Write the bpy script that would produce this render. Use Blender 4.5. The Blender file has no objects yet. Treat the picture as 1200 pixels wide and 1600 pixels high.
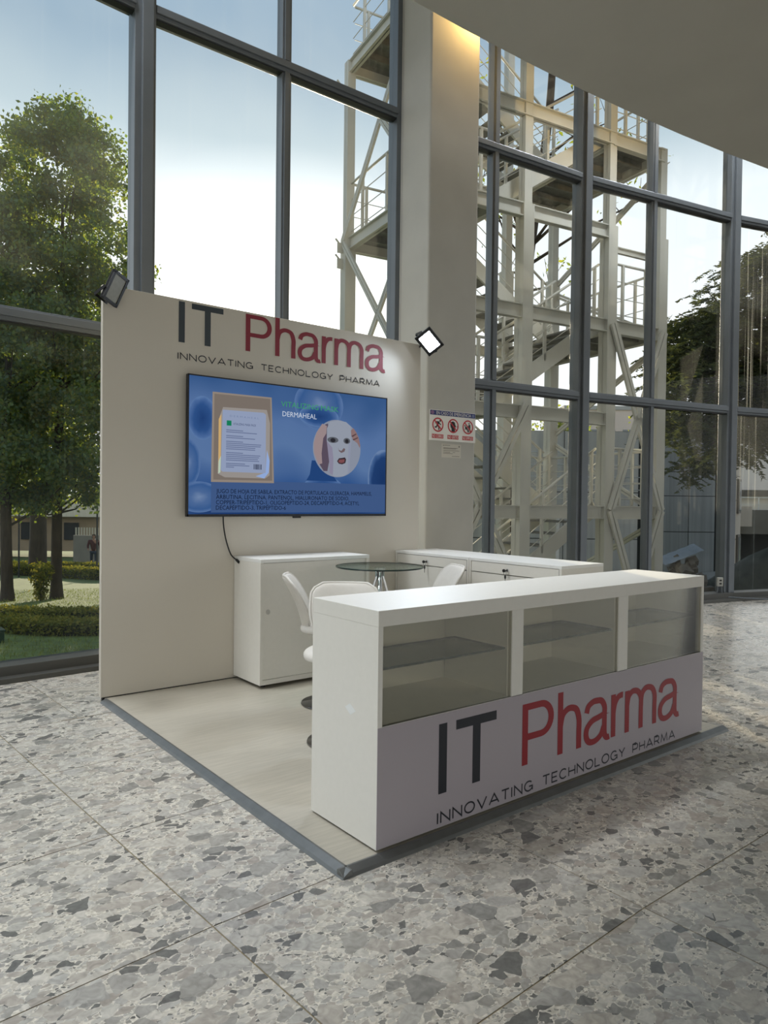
import bpy, bmesh, math, random
import numpy as np
from mathutils import Vector, Matrix
random.seed(7)
rng = np.random.default_rng(11)
SC = bpy.context.scene
COL = SC.collection
PI = math.pi

# ------------------------------------------------------------------ camera
cam_d = bpy.data.cameras.new('camera')
cam_d.sensor_fit = 'HORIZONTAL'
cam_d.sensor_width = 36.0
cam_d.lens = 36.0 * 1124.9 / 1200.0
cam_d.clip_end = 400
cam = bpy.data.objects.new('camera', cam_d)
COL.objects.link(cam)
_pit, _rol, _yaw = math.radians(-0.9136), math.radians(0.6875), math.radians(51.637)
_F = Vector((math.cos(_yaw) * math.cos(_pit), math.sin(_yaw) * math.cos(_pit), math.sin(_pit)))
_R = Vector((math.sin(_yaw), -math.cos(_yaw), 0))
_U = _R.cross(_F)
_R2 = _R * math.cos(_rol) + _U * math.sin(_rol)
_U2 = -_R * math.sin(_rol) + _U * math.cos(_rol)
cam.matrix_world = Matrix(((_R2.x, _U2.x, -_F.x, 0), (_R2.y, _U2.y, -_F.y, 0),
                           (_R2.z, _U2.z, -_F.z, 1.2021), (0, 0, 0, 1)))
SC.camera = cam

# ------------------------------------------------------------------ colour management
vs = SC.view_settings
vs.view_transform = 'Standard'
vs.look = 'None'
vs.gamma = 1.0
vs.use_curve_mapping = False
vs.exposure = 0.12

# ------------------------------------------------------------------ sky and sun
SUN_AZ, SUN_EL = math.radians(60.5), math.radians(10.5)
SUN = Vector((math.cos(SUN_EL) * math.cos(SUN_AZ), math.cos(SUN_EL) * math.sin(SUN_AZ), math.sin(SUN_EL)))
W = bpy.data.worlds.new('sky')
SC.world = W
W.use_nodes = True
wn, wl = W.node_tree.nodes, W.node_tree.links
wn.clear()
wo = wn.new('ShaderNodeOutputWorld')
bg = wn.new('ShaderNodeBackground')
tc = wn.new('ShaderNodeTexCoord')
sep = wn.new('ShaderNodeSeparateXYZ')
wl.new(tc.outputs['Generated'], sep.inputs[0])
ramp = wn.new('ShaderNodeValToRGB')
mr = wn.new('ShaderNodeMapRange')
mr.inputs['From Min'].default_value = -1
mr.inputs['From Max'].default_value = 1
wl.new(sep.outputs['Z'], mr.inputs['Value'])
wl.new(mr.outputs[0], ramp.inputs[0])
els = ramp.color_ramp.elements
stops = [(0.0, (.12, .11, .09)), (.49, (.16, .15, .12)), (.505, (.95, .95, .92)), (.60, (1.0, 1.03, 1.03)), (.685, (.92, 1.0, 1.04)),
         (.7175, (.52, .64, .71)), (.757, (.35, .47, .58)), (.80, (.30, .43, .57)), (1.0, (.20, .32, .50))]
while len(els) < len(stops):
    els.new(0.5)
for e, (p, c) in zip(els, stops):
    e.position = p
    e.color = (*c, 1)
dot = wn.new('ShaderNodeVectorMath')
dot.operation = 'DOT_PRODUCT'
wl.new(tc.outputs['Generated'], dot.inputs[0])
dot.inputs[1].default_value = SUN
acos = wn.new('ShaderNodeMath')
acos.operation = 'ARCCOSINE'
acos.use_clamp = False
wl.new(dot.outputs['Value'], acos.inputs[0])
gr = wn.new('ShaderNodeValToRGB')
wl.new(acos.outputs[0], gr.inputs[0])
ge = gr.color_ramp.elements
gst = [(0.0, 1.0), (.08, .55), (.16, .14), (.21, .06), (.27, .02), (.4, .005), (.6, 0.0)]
while len(ge) < len(gst):
    ge.new(0.5)
for e, (p, v) in zip(ge, gst):
    e.position = p
    e.color = (v, v, v, 1)
mx = wn.new('ShaderNodeMix')
mx.data_type = 'RGBA'
mx.blend_type = 'ADD'
mx.inputs[0].default_value = 1.0
sc_ = wn.new('ShaderNodeVectorMath')
sc_.operation = 'MULTIPLY'
wl.new(gr.outputs[0], sc_.inputs[0])
sc_.inputs[1].default_value = (4.4, 4.0, 3.4)
wl.new(ramp.outputs[0], mx.inputs[6])
wl.new(sc_.outputs[0], mx.inputs[7])
wl.new(mx.outputs[2], bg.inputs['Color'])
bg.inputs['Strength'].default_value = 1.0
wl.new(bg.outputs[0], wo.inputs['Surface'])

sd = bpy.data.lights.new('sun', 'SUN')
sd.energy = 7.0
sd.angle = math.radians(0.6)
sd.color = (1.0, .86, .62)
so = bpy.data.objects.new('sun', sd)
COL.objects.link(so)
so.rotation_mode = 'QUATERNION'
so.rotation_quaternion = SUN.to_track_quat('Z', 'Y')
so.location = (30, 50, 20)

# ------------------------------------------------------------------ unseen fill lamps added to brighten the hall (fixtures are built further down)
FILL_DOWNLIGHTS = [(-2.4, 2.3), (-.1, 2.3), (2.2, 2.3), (-2.4, -.4), (-.1, -.4), (2.2, -.4)]
FILL_ROOFLIGHTS = [(-6.2, 4.0), (-4.4, 4.3), (-2.6, 4.55), (-.8, 4.7), (1.0, 4.75), (7.4, 4.2), (9.0, 3.8)]
for _x, _y in FILL_DOWNLIGHTS:
    _d = bpy.data.lights.new('fill_downlight', 'AREA')
    _d.shape = 'DISK'
    _d.size = .30
    _d.energy = 2.4 if _y > 0 else 1.0
    _d.spread = math.radians(80)
    _d.color = (1.0, .97, .93)
    _o = bpy.data.objects.new('fill_downlight', _d)
    COL.objects.link(_o)
    _o.location = (_x, _y, 4.105)
for _x, _y in FILL_ROOFLIGHTS:
    _d = bpy.data.lights.new('fill_roof_light', 'AREA')
    _d.shape = 'DISK'
    _d.size = .5
    _d.energy = 62
    _d.spread = math.radians(120)
    _d.color = (.94, .975, 1.0)
    _o = bpy.data.objects.new('fill_roof_light', _d)
    COL.objects.link(_o)
    _o.location = (_x, _y, 7.20)

# ------------------------------------------------------------------ material helpers
MATS = {}


def lin(r, g, b):
    f = lambda c: (c / 255 / 12.92) if c / 255 <= .04045 else ((c / 255 + .055) / 1.055) ** 2.4
    return (f(r), f(g), f(b))


def mat(name, col, rough=.5, metal=0.0, var=0.0, scale=8.0, stretch=(1, 1, 1), spec=.5, bump=0.0, emit=None, es=1.0, detail=4):
    if name in MATS:
        return MATS[name]
    m = bpy.data.materials.new(name)
    m.use_nodes = True
    n, l = m.node_tree.nodes, m.node_tree.links
    b = n['Principled BSDF']
    b.inputs['Base Color'].default_value = (*col, 1)
    b.inputs['Roughness'].default_value = rough
    b.inputs['Metallic'].default_value = metal
    b.inputs['Specular IOR Level'].default_value = spec
    if emit:
        b.inputs['Emission Color'].default_value = (*emit, 1)
        b.inputs['Emission Strength'].default_value = es
    if var or bump:
        g = n.new('ShaderNodeNewGeometry')
        mp = n.new('ShaderNodeMapping')
        mp.inputs['Scale'].default_value = stretch
        l.new(g.outputs['Position'], mp.inputs[0])
        nz = n.new('ShaderNodeTexNoise')
        nz.inputs['Scale'].default_value = scale
        nz.inputs['Detail'].default_value = detail
        l.new(mp.outputs[0], nz.inputs['Vector'])
        if var:
            r = n.new('ShaderNodeValToRGB')
            r.color_ramp.elements[0].position = .3
            r.color_ramp.elements[1].position = .7
            r.color_ramp.elements[0].color = (*[c * (1 - var) for c in col], 1)
            r.color_ramp.elements[1].color = (*[min(1, c * (1 + var)) for c in col], 1)
            l.new(nz.outputs[0], r.inputs[0])
            l.new(r.outputs[0], b.inputs['Base Color'])
        if bump:
            bp = n.new('ShaderNodeBump')
            bp.inputs['Strength'].default_value = bump
            bp.inputs['Distance'].default_value = .01
            l.new(nz.outputs[0], bp.inputs['Height'])
            l.new(bp.outputs[0], b.inputs['Normal'])
    MATS[name] = m
    return m


def emat(name, col, strength=1.0):
    if name in MATS:
        return MATS[name]
    m = bpy.data.materials.new(name)
    m.use_nodes = True
    n, l = m.node_tree.nodes, m.node_tree.links
    n.clear()
    o = n.new('ShaderNodeOutputMaterial')
    e = n.new('ShaderNodeEmission')
    e.inputs[0].default_value = (*col, 1)
    e.inputs[1].default_value = strength
    l.new(e.outputs[0], o.inputs[0])
    MATS[name] = m
    return m


def glass_mat(name, tint=(1, 1, 1), refl=1.0, haze=.02, streak=0.0, rough=0.0, hazecol=(.8, .82, .8), speck=0.0, base=0.0):
    """architectural glass: light passes straight through, Fresnel reflection, dusty film"""
    m = bpy.data.materials.new(name)
    m.use_nodes = True
    n, l = m.node_tree.nodes, m.node_tree.links
    n.clear()
    o = n.new('ShaderNodeOutputMaterial')
    tr = n.new('ShaderNodeBsdfTransparent')
    tr.inputs[0].default_value = (*tint, 1)
    gl = n.new('ShaderNodeBsdfGlossy')
    gl.inputs['Roughness'].default_value = rough
    lw = n.new('ShaderNodeLayerWeight')
    lw.inputs['Blend'].default_value = .12
    mul = n.new('ShaderNodeMath')
    mul.operation = 'MULTIPLY'
    mul.inputs[1].default_value = refl
    l.new(lw.outputs['Fresnel'], mul.inputs[0])
    adb = n.new('ShaderNodeMath')
    adb.inputs[1].default_value = base
    l.new(mul.outputs[0], adb.inputs[0])
    m1 = n.new('ShaderNodeMixShader')
    l.new(adb.outputs[0], m1.inputs[0])
    l.new(tr.outputs[0], m1.inputs[1])
    l.new(gl.outputs[0], m1.inputs[2])
    last = m1
    if haze or streak or speck:
        tl = n.new('ShaderNodeBsdfTranslucent')
        tl.inputs[0].default_value = (*hazecol, 1)
        g = n.new('ShaderNodeNewGeometry')
        oi = n.new('ShaderNodeObjectInfo')
        add = n.new('ShaderNodeVectorMath')
        add.operation = 'ADD'
        l.new(g.outputs['Position'], add.inputs[0])
        l.new(oi.outputs['Random'], add.inputs[1])

        def noise(sc, stretch, lo, hi, amt):
            mp = n.new('ShaderNodeMapping')
            mp.inputs['Scale'].default_value = stretch
            l.new(add.outputs[0], mp.inputs[0])
            nz = n.new('ShaderNodeTexNoise')
            nz.inputs['Scale'].default_value = sc
            nz.inputs['Detail'].default_value = 3
            l.new(mp.outputs[0], nz.inputs['Vector'])
            r = n.new('ShaderNodeMapRange')
            r.inputs['From Min'].default_value = lo
            r.inputs['From Max'].default_value = hi
            r.inputs['To Min'].default_value = 0
            r.inputs['To Max'].default_value = amt
            l.new(nz.outputs[0], r.inputs['Value'])
            return r.outputs[0]
        f = noise(1.1, (1, 1, 1), .35, .75, haze * 2)
        outs = [f]
        if streak:
            outs.append(noise(1.0, (38, 38, .35), .58, .78, streak))
        if speck:
            outs.append(noise(120, (1, 1, 1), .66, .74, speck))
        cur = outs[0]
        for x in outs[1:]:
            a = n.new('ShaderNodeMath')
            a.operation = 'ADD'
            a.use_clamp = True
            l.new(cur, a.inputs[0])
            l.new(x, a.inputs[1])
            cur = a.outputs[0]
        m2 = n.new('ShaderNodeMixShader')
        l.new(cur, m2.inputs[0])
        l.new(m1.outputs[0], m2.inputs[1])
        l.new(tl.outputs[0], m2.inputs[2])
        last = m2
    l.new(last.outputs[0], o.inputs[0])
    MATS[name] = m
    return m


def leaf_mat(name, cols, trans=.5, tfac=(3.5, 3.3, .5)):
    m = bpy.data.materials.new(name)
    m.use_nodes = True
    n, l = m.node_tree.nodes, m.node_tree.links
    n.clear()
    o = n.new('ShaderNodeOutputMaterial')
    d = n.new('ShaderNodeBsdfDiffuse')
    t = n.new('ShaderNodeBsdfTranslucent')
    mixs = n.new('ShaderNodeMixShader')
    mixs.inputs[0].default_value = trans
    g = n.new('ShaderNodeNewGeometry')
    r = n.new('ShaderNodeValToRGB')
    while len(r.color_ramp.elements) < len(cols):
        r.color_ramp.elements.new(.5)
    for i, (e, c) in enumerate(zip(r.color_ramp.elements, cols)):
        e.position = i / (len(cols) - 1)
        e.color = (*c, 1)
    l.new(g.outputs['Random Per Island'], r.inputs[0])
    l.new(r.outputs[0], d.inputs[0])
    br = n.new('ShaderNodeVectorMath')
    br.operation = 'MULTIPLY'
    br.inputs[1].default_value = tfac
    l.new(r.outputs[0], br.inputs[0])
    l.new(br.outputs[0], t.inputs[0])
    l.new(d.outputs[0], mixs.inputs[1])
    l.new(t.outputs[0], mixs.inputs[2])
    l.new(mixs.outputs[0], o.inputs[0])
    MATS[name] = m
    return m


def terrazzo():
    m = bpy.data.materials.new('terrazzo')
    m.use_nodes = True
    n, l = m.node_tree.nodes, m.node_tree.links
    b = n['Principled BSDF']
    g = n.new('ShaderNodeNewGeometry')
    oi = n.new('ShaderNodeObjectInfo')
    mulr = n.new('ShaderNodeMath')
    mulr.operation = 'MULTIPLY'
    mulr.inputs[1].default_value = 37.0
    l.new(oi.outputs['Random'], mulr.inputs[0])
    add = n.new('ShaderNodeVectorMath')
    add.operation = 'ADD'
    l.new(g.outputs['Position'], add.inputs[0])
    l.new(mulr.outputs[0], add.inputs[1])
    # wobble so that the stone outlines are not straight
    wz = n.new('ShaderNodeTexNoise')
    wz.inputs['Scale'].default_value = 26
    wz.inputs['Detail'].default_value = 3
    l.new(add.outputs[0], wz.inputs['Vector'])
    ws = n.new('ShaderNodeVectorMath')
    ws.operation = 'SCALE'
    ws.inputs['Scale'].default_value = .022
    l.new(wz.outputs['Color'], ws.inputs[0])
    co = n.new('ShaderNodeVectorMath')
    co.operation = 'ADD'
    l.new(add.outputs[0], co.inputs[0])
    l.new(ws.outputs[0], co.inputs[1])
    # cement ground
    cz = n.new('ShaderNodeTexNoise')
    cz.inputs['Scale'].default_value = 90
    cz.inputs['Detail'].default_value = 5
    l.new(add.outputs[0], cz.inputs['Vector'])
    cr = n.new('ShaderNodeValToRGB')
    cr.color_ramp.elements[0].position = .35
    cr.color_ramp.elements[0].color = (*lin(180, 174, 162), 1)
    cr.color_ramp.elements[1].position = .65
    cr.color_ramp.elements[1].color = (*lin(216, 210, 198), 1)
    l.new(cz.outputs[0], cr.inputs[0])
    cur = cr.outputs[0]
    # veins inside stones
    vz = n.new('ShaderNodeTexNoise')
    vz.inputs['Scale'].default_value = 30
    vz.inputs['Detail'].default_value = 6
    vz.inputs['Distortion'].default_value = 1.2
    l.new(add.outputs[0], vz.inputs['Vector'])
    vm = n.new('ShaderNodeMapRange')
    vm.inputs['To Min'].default_value = .78
    vm.inputs['To Max'].default_value = 1.22
    vm.inputs['From Min'].default_value = .3
    vm.inputs['From Max'].default_value = .7
    l.new(vz.outputs[0], vm.inputs['Value'])
    greys = [(108, 107, 104), (170, 167, 160), (154, 151, 144), (180, 176, 168), (163, 156, 147), (188, 183, 174), (174, 171, 165), (138, 136, 131), (176, 170, 160), (159, 156, 150), (168, 162, 153), (182, 177, 168)]
    for i, (scale, keep, edge) in enumerate([(95, .40, .10), (44, .34, .085), (23, .42, .06), (11.5, .70, .045)]):
        sh = n.new('ShaderNodeVectorMath')
        sh.operation = 'ADD'
        l.new(co.outputs[0], sh.inputs[0])
        sh.inputs[1].default_value = (i * 3.7, i * 5.1, 0)
        sq = n.new('ShaderNodeMapping')
        sq.inputs['Scale'].default_value = (1.0, 1.35, 1)
        sq.inputs['Rotation'].default_value = (0, 0, .5 * i)
        l.new(sh.outputs[0], sq.inputs[0])
        v1 = n.new('ShaderNodeTexVoronoi')
        v1.voronoi_dimensions = '2D'
        v1.inputs['Scale'].default_value = scale
        v2 = n.new('ShaderNodeTexVoronoi')
        v2.voronoi_dimensions = '2D'
        v2.feature = 'DISTANCE_TO_EDGE'
        v2.inputs['Scale'].default_value = scale
        l.new(sq.outputs[0], v1.inputs['Vector'])
        l.new(sq.outputs[0], v2.inputs['Vector'])
        sp = n.new('ShaderNodeSeparateColor')
        l.new(v1.outputs['Color'], sp.inputs[0])
        kp = n.new('ShaderNodeMath')
        kp.operation = 'GREATER_THAN'
        kp.inputs[1].default_value = keep
        l.new(sp.outputs[0], kp.inputs[0])
        # each stone has its own shrink
        th = n.new('ShaderNodeMapRange')
        th.inputs['To Min'].default_value = edge * .35
        th.inputs['To Max'].default_value = edge * 2.1
        l.new(sp.outputs[2], th.inputs['Value'])
        eg = n.new('ShaderNodeMath')
        eg.operation = 'GREATER_THAN'
        l.new(v2.outputs['Distance'], eg.inputs[0])
        l.new(th.outputs[0], eg.inputs[1])
        mk = n.new('ShaderNodeMath')
        mk.operation = 'MULTIPLY'
        l.new(kp.outputs[0], mk.inputs[0])
        l.new(eg.outputs[0], mk.inputs[1])
        rr = n.new('ShaderNodeValToRGB')
        rr.color_ramp.interpolation = 'CONSTANT'
        while len(rr.color_ramp.elements) < len(greys):
            rr.color_ramp.elements.new(.5)
        for k, (e, c) in enumerate(zip(rr.color_ramp.elements, greys)):
            e.position = k / len(greys)
            e.color = (*lin(*c), 1)
        l.new(sp.outputs[1], rr.inputs[0])
        vv = n.new('ShaderNodeVectorMath')
        vv.operation = 'SCALE'
        l.new(rr.outputs[0], vv.inputs[0])
        l.new(vm.outputs[0], vv.inputs['Scale'])
        mxn = n.new('ShaderNodeMix')
        mxn.data_type = 'RGBA'
        l.new(mk.outputs[0], mxn.inputs[0])
        l.new(cur, mxn.inputs[6])
        l.new(vv.outputs[0], mxn.inputs[7])
        cur = mxn.outputs[2]
    l.new(cur, b.inputs['Base Color'])
    rz = n.new('ShaderNodeTexNoise')
    rz.inputs['Scale'].default_value = 3
    l.new(g.outputs['Position'], rz.inputs['Vector'])
    rm = n.new('ShaderNodeMapRange')
    rm.inputs['To Min'].default_value = .14
    rm.inputs['To Max'].default_value = .27
    l.new(rz.outputs[0], rm.inputs['Value'])
    l.new(rm.outputs[0], b.inputs['Roughness'])
    b.inputs['Specular IOR Level'].default_value = .5
    MATS['terrazzo'] = m
    return m


M = dict(
    terrazzo=terrazzo(),
    joint=mat('joint_metal', lin(150, 136, 108), .4, .4),
    alu=mat('bronze_aluminium', lin(108, 114, 120), .42, .4, .05, 5),
    alu_dark=mat('dark_gasket', lin(38, 40, 42), .5),
    plaster=mat('pillar_plaster', lin(184, 183, 177), .85, 0, .05, 3, bump=.25, detail=8),
    ceiling=mat('ceiling_plaster', lin(190, 186, 176), .9, 0, .03, 2),
    white=mat('white_laminate', lin(226, 223, 215), .46, 0, .012, 40),
    white_lit_top=mat('white_laminate_lit_top', lin(236, 236, 233), .3, 0, .01, 30),  # paler copy of the laminate, light falling on tops put into its colour
    wallp=mat('booth_panel_white', lin(212, 205, 192), .6, 0, .015, 2),
    vinyl=mat('vinyl_print_lilac', lin(170, 162, 168), .35),
    oak=mat('pale_oak_laminate', lin(172, 166, 153), .42, 0, .08, 5, (1.2, 14, 1)),
    trim=mat('grey_aluminium_trim', lin(118, 120, 120), .38, .7, .08, 20),
    black=mat('black_plastic', lin(22, 22, 24), .4),
    chrome=mat('chrome', (.75, .76, .78), .1, 1.0),
    dkchrome=mat('dark_chrome', (.22, .22, .23), .22, 1.0),
    leather=mat('white_leatherette', lin(214, 210, 203), .5, 0, .03, 30, bump=.1),
    steel=mat('painted_steel_beige', lin(202, 201, 194), .6, .1, .06, 3, (1, 1, .4)),
    steel_dk=mat('steel_grating', lin(120, 120, 116), .7, .2, .2, 14),
    bark=mat('bark', lin(66, 56, 46), .9, 0, .3, 14, (1, 1, .3), bump=.6),
    ink=mat('navy_black_vinyl', lin(20, 24, 34), .4),
    red=mat('crimson_vinyl', lin(140, 22, 34), .4),
    concrete=mat('board_formed_concrete', lin(128, 130, 130), .9, 0, .14, 1.6, (2.5, 2.5, .25), bump=.2),
    concrete_lt=mat('pale_concrete', lin(182, 170, 155), .9, 0, .1, 1.2, (2.5, 2.5, .25)),
    dark=mat('dark_opening', lin(30, 31, 33), .8),
    lawn=mat('lawn', lin(88, 106, 50), .95, 0, .35, 6, bump=.5, detail=8),
    glass=glass_mat('window_glass', (.96, .97, .97), .75, .012, .014),
    glass_low=glass_mat('dusty_window_glass', (.95, .96, .96), .75, .006, .010, speck=.0),
    glass_speck=glass_mat('dust_speckled_glass', (.95, .96, .96), .75, .014, .02, speck=.07),
    glass_drip=glass_mat('drip_stained_glass', (.95, .96, .96), .75, .012, .22),
    smoked=glass_mat('smoked_display_glass', (.95, .94, .88), 1.2, 0, 0, .05, base=.08),
    shelfglass=glass_mat('shelf_glass', (.90, .93, .91), .8, 0, 0, .02),
    glassedge=mat('glass_edge_green', lin(24, 44, 42), .15, 0),
    tableglass=glass_mat('table_glass', (.80, .88, .85), .55, 0, 0, .02),
)

# ------------------------------------------------------------------ geometry helpers


class MB:
    def __init__(s):
        s.v, s.f = [], []

    def add(s, vs, fs):
        o = len(s.v)
        s.v += [tuple(map(float, p)) for p in vs]
        s.f += [tuple(i + o for i in f) for f in fs]
        return s

    def box(s, x0, x1, y0, y1, z0, z1):
        return s.add([(x0, y0, z0), (x1, y0, z0), (x1, y1, z0), (x0, y1, z0), (x0, y0, z1), (x1, y0, z1), (x1, y1, z1), (x0, y1, z1)],
                     [(0, 3, 2, 1), (4, 5, 6, 7), (0, 1, 5, 4), (1, 2, 6, 5), (2, 3, 7, 6), (3, 0, 4, 7)])

    def obox(s, c, ax, ay, az):
        c, ax, ay, az = Vector(c), Vector(ax), Vector(ay), Vector(az)
        if ax.cross(ay).dot(az) < 0:
            ax = -ax
        P = [c + ax * i + ay * j + az * k for i, j, k in ((-1, -1, -1), (1, -1, -1), (1, 1, -1), (-1, 1, -1), (-1, -1, 1), (1, -1, 1), (1, 1, 1), (-1, 1, 1))]
        return s.add(P, [(0, 3, 2, 1), (4, 5, 6, 7), (0, 1, 5, 4), (1, 2, 6, 5), (2, 3, 7, 6), (3, 0, 4, 7)])

    def bar(s, p, q, w, h, up=(0, 0, 1)):
        p, q = Vector(p), Vector(q)
        d = q - p
        L = d.length
        d.normalize()
        up = Vector(up)
        if abs(d.dot(up)) > .97:
            up = Vector((1, 0, 0))
        sd_ = d.cross(up).normalized()
        u2 = sd_.cross(d)
        return s.obox((p + q) / 2, d * L / 2, sd_ * w / 2, u2 * h / 2)

    def tube(s, pts, r, n=8, r2=None):
        pts = [Vector(p) for p in pts]
        k = len(pts)
        rings = []
        prev = None
        for i, p in enumerate(pts):
            t = (pts[min(i + 1, k - 1)] - pts[max(i - 1, 0)]).normalized()
            if prev is None:
                a = Vector((0, 0, 1)) if abs(t.z) < .9 else Vector((1, 0, 0))
                u = t.cross(a).normalized()
            else:
                u = (prev - t * prev.dot(t)).normalized()
            prev = u
            w = t.cross(u)
            rr = r if r2 is None else r + (r2 - r) * i / (k - 1)
            rings.append([p + (u * math.cos(2 * PI * j / n) + w * math.sin(2 * PI * j / n)) * rr for j in range(n)])
        vs_ = [v for g in rings for v in g]
        fs = []
        for i in range(k - 1):
            for j in range(n):
                a, b = i * n + j, i * n + (j + 1) % n
                fs.append((a, a + n, b + n, b)[::-1])
        fs.append(tuple(range(n))[::-1])
        fs.append(tuple(range((k - 1) * n, k * n)))
        return s.add(vs_, fs)

    def lathe(s, prof, c=(0, 0, 0), n=32):
        vs_, fs = [], []
        for r, z in prof:
            for j in range(n):
                a = 2 * PI * j / n
                vs_.append((c[0] + max(r, 1e-4) * math.cos(a), c[1] + max(r, 1e-4) * math.sin(a), c[2] + z))
        for i in range(len(prof) - 1):
            for j in range(n):
                a, b = i * n + j, i * n + (j + 1) % n
                fs.append((a, b, b + n, a + n))
        fs.append(tuple(range(n))[::-1])
        fs.append(tuple(range((len(prof) - 1) * n, len(prof) * n)))
        return s.add(vs_, fs)

    def prism(s, pts, fr, d0, d1):
        """pts 2-D outline in frame fr, extruded along its normal from d0 to d1"""
        k = len(pts)
        vs_ = [fr(a, b, d0) for a, b in pts] + [fr(a, b, d1) for a, b in pts]
        fs = [tuple(range(k)), tuple(range(k, 2 * k))[::-1]] + [(i, (i + 1) % k, k + (i + 1) % k, k + i) for i in range(k)]
        return s.add(vs_, fs)

    def poly(s, pts, fr, d=0.0):
        return s.add([fr(a, b, d) for a, b in pts], [tuple(range(len(pts)))])

    def stroke(s, pts, hw, fr, d=0.0, hv=None, closed=False):
        """flat ribbon of half width hw (horizontal) / hv (vertical) along 2-D points"""
        hv = hw if hv is None else hv
        P = [np.array(p, float) for p in pts]
        k = len(P)
        L, Rr = [], []
        for i in range(k):
            if closed:
                d0, d1 = P[i] - P[i - 1], P[(i + 1) % k] - P[i]
            else:
                d0 = P[i] - P[i - 1] if i > 0 else P[1] - P[0]
                d1 = P[i + 1] - P[i] if i < k - 1 else P[i] - P[i - 1]
            d0 = d0 / (np.linalg.norm(d0) + 1e-12)
            d1 = d1 / (np.linalg.norm(d1) + 1e-12)
            n0, n1 = np.array([-d0[1], d0[0]]), np.array([-d1[1], d1[0]])
            nn = n0 + n1
            ln = np.linalg.norm(nn)
            nn = nn / ln if ln > .2 else n1
            cs = max(.45, float(nn @ n1))
            off = np.array([nn[0] * hw, nn[1] * hv]) / cs
            L.append(P[i] + off)
            Rr.append(P[i] - off)
        for i in range(k if closed else k - 1):
            j = (i + 1) % k
            s.add([fr(*Rr[i], d), fr(*Rr[j], d), fr(*L[j], d), fr(*L[i], d)], [(0, 1, 2, 3)])
        return s

    def build(s, name, m, parent=None, smooth=False, bevel=0.0, local=False, kind=None, label=None, subsurf=0):
        me = bpy.data.meshes.new(name)
        me.from_pydata(s.v, [], s.f)
        me.update()
        me.materials.append(m)
        return link(name, me, parent, smooth, bevel, local, kind, label, subsurf)


def link(name, me, parent=None, smooth=False, bevel=0.0, local=False, kind=None, label=None, subsurf=0):
    o = bpy.data.objects.new(name, me)
    COL.objects.link(o)
    if smooth:
        me.polygons.foreach_set('use_smooth', [True] * len(me.polygons))
    if parent is not None:
        o.parent = parent
        if not local:
            o.matrix_parent_inverse = parent_world(parent).inverted()
    if bevel:
        b = o.modifiers.new('bevel', 'BEVEL')
        b.width = bevel
        b.segments = 2
        b.limit_method = 'ANGLE'
    if subsurf:
        b = o.modifiers.new('subsurf', 'SUBSURF')
        b.levels = b.render_levels = subsurf
    if kind:
        o['kind'] = kind
    if label:
        o['label'] = label
    return o


def parent_world(o):
    m = Matrix.LocRotScale(o.location, o.rotation_euler, o.scale)
    if o.parent is not None:
        return parent_world(o.parent) @ o.matrix_parent_inverse @ m
    return m


def tag(o, label, cat, group=None):
    o['label'] = label
    o['category'] = cat
    if group:
        o['group'] = group
    return o


def thing(name, label, cat, loc=(0, 0, 0), rz=0.0, group=None):
    o = bpy.data.objects.new(name, None)
    COL.objects.link(o)
    o.empty_display_size = .1
    o.location = loc
    o.rotation_euler = (0, 0, rz)
    return tag(o, label, cat, group)


def structure(name, loc=(0, 0, 0), label=None):
    o = bpy.data.objects.new(name, None)
    COL.objects.link(o)
    o.location = loc
    o['kind'] = 'structure'
    if label:
        o['label'] = label
    return o


def copy_tree(o, parent=None):
    c = o.copy()
    COL.objects.link(c)
    if parent is not None:
        c.parent = parent
    for ch in list(o.children):
        copy_tree(ch, c)
    return c


def frame(o, ex, ez, n):
    o, ex, ez, n = Vector(o), Vector(ex).normalized(), Vector(ez).normalized(), Vector(n).normalized()
    return lambda a, b, d=0.0: o + ex * float(a) + ez * float(b) + n * float(d)


def arc(cx, cy, rx, ry, a0, a1, n=12):
    return [(cx + rx * math.cos(math.radians(a0 + (a1 - a0) * i / n)), cy + ry * math.sin(math.radians(a0 + (a1 - a0) * i / n))) for i in range(n + 1)]


def spline(pts, n=6):
    """Catmull-Rom through 2-D or 3-D points"""
    P = [np.array(p, float) for p in pts]
    out = []
    for i in range(len(P) - 1):
        p0, p1, p2, p3 = P[max(i - 1, 0)], P[i], P[i + 1], P[min(i + 2, len(P) - 1)]
        for k in range(n):
            t = k / n
            out.append(tuple(.5 * (2 * p1 + (p2 - p0) * t + (2 * p0 - 5 * p1 + 4 * p2 - p3) * t * t + (3 * p1 - p0 - 3 * p2 + p3) * t ** 3)))
    out.append(tuple(P[-1]))
    return out


def text(name, body, h, fr, m, parent, width=None, d=0.0, cx=None, hscale=None):
    """lettering turned into a flat mesh: capital height h, squeezed to width when given; (0,0) of fr is the lower left"""
    c = bpy.data.curves.new(name, 'FONT')
    c.body = body
    c.size = 1.0
    c.resolution_u = 2
    t = bpy.data.objects.new(name, c)
    COL.objects.link(t)
    dg = bpy.context.evaluated_depsgraph_get()
    me = bpy.data.meshes.new_from_object(t.evaluated_get(dg))
    bpy.data.objects.remove(t)
    co = np.array([v.co[:] for v in me.vertices])
    lo, hi = co.min(0), co.max(0)
    capH = hi[1] - max(lo[1], 0) if hi[1] > 0 else 1
    sy = h / .69
    sx = width / (hi[0] - lo[0]) if width else sy * (hscale or 1)
    for v in me.vertices:
        v.co = fr((v.co.x - lo[0]) * sx, v.co.y * sy, d)
    me.materials.clear()
    me.materials.append(m)
    return link(name, me, parent)


# geometric thin capitals for the tagline (unit cap height, origin lower left): strokes and advance
def _O(x, w):
    return arc(x + w / 2, .5, w / 2, .5, 90, 450, 20)


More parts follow.
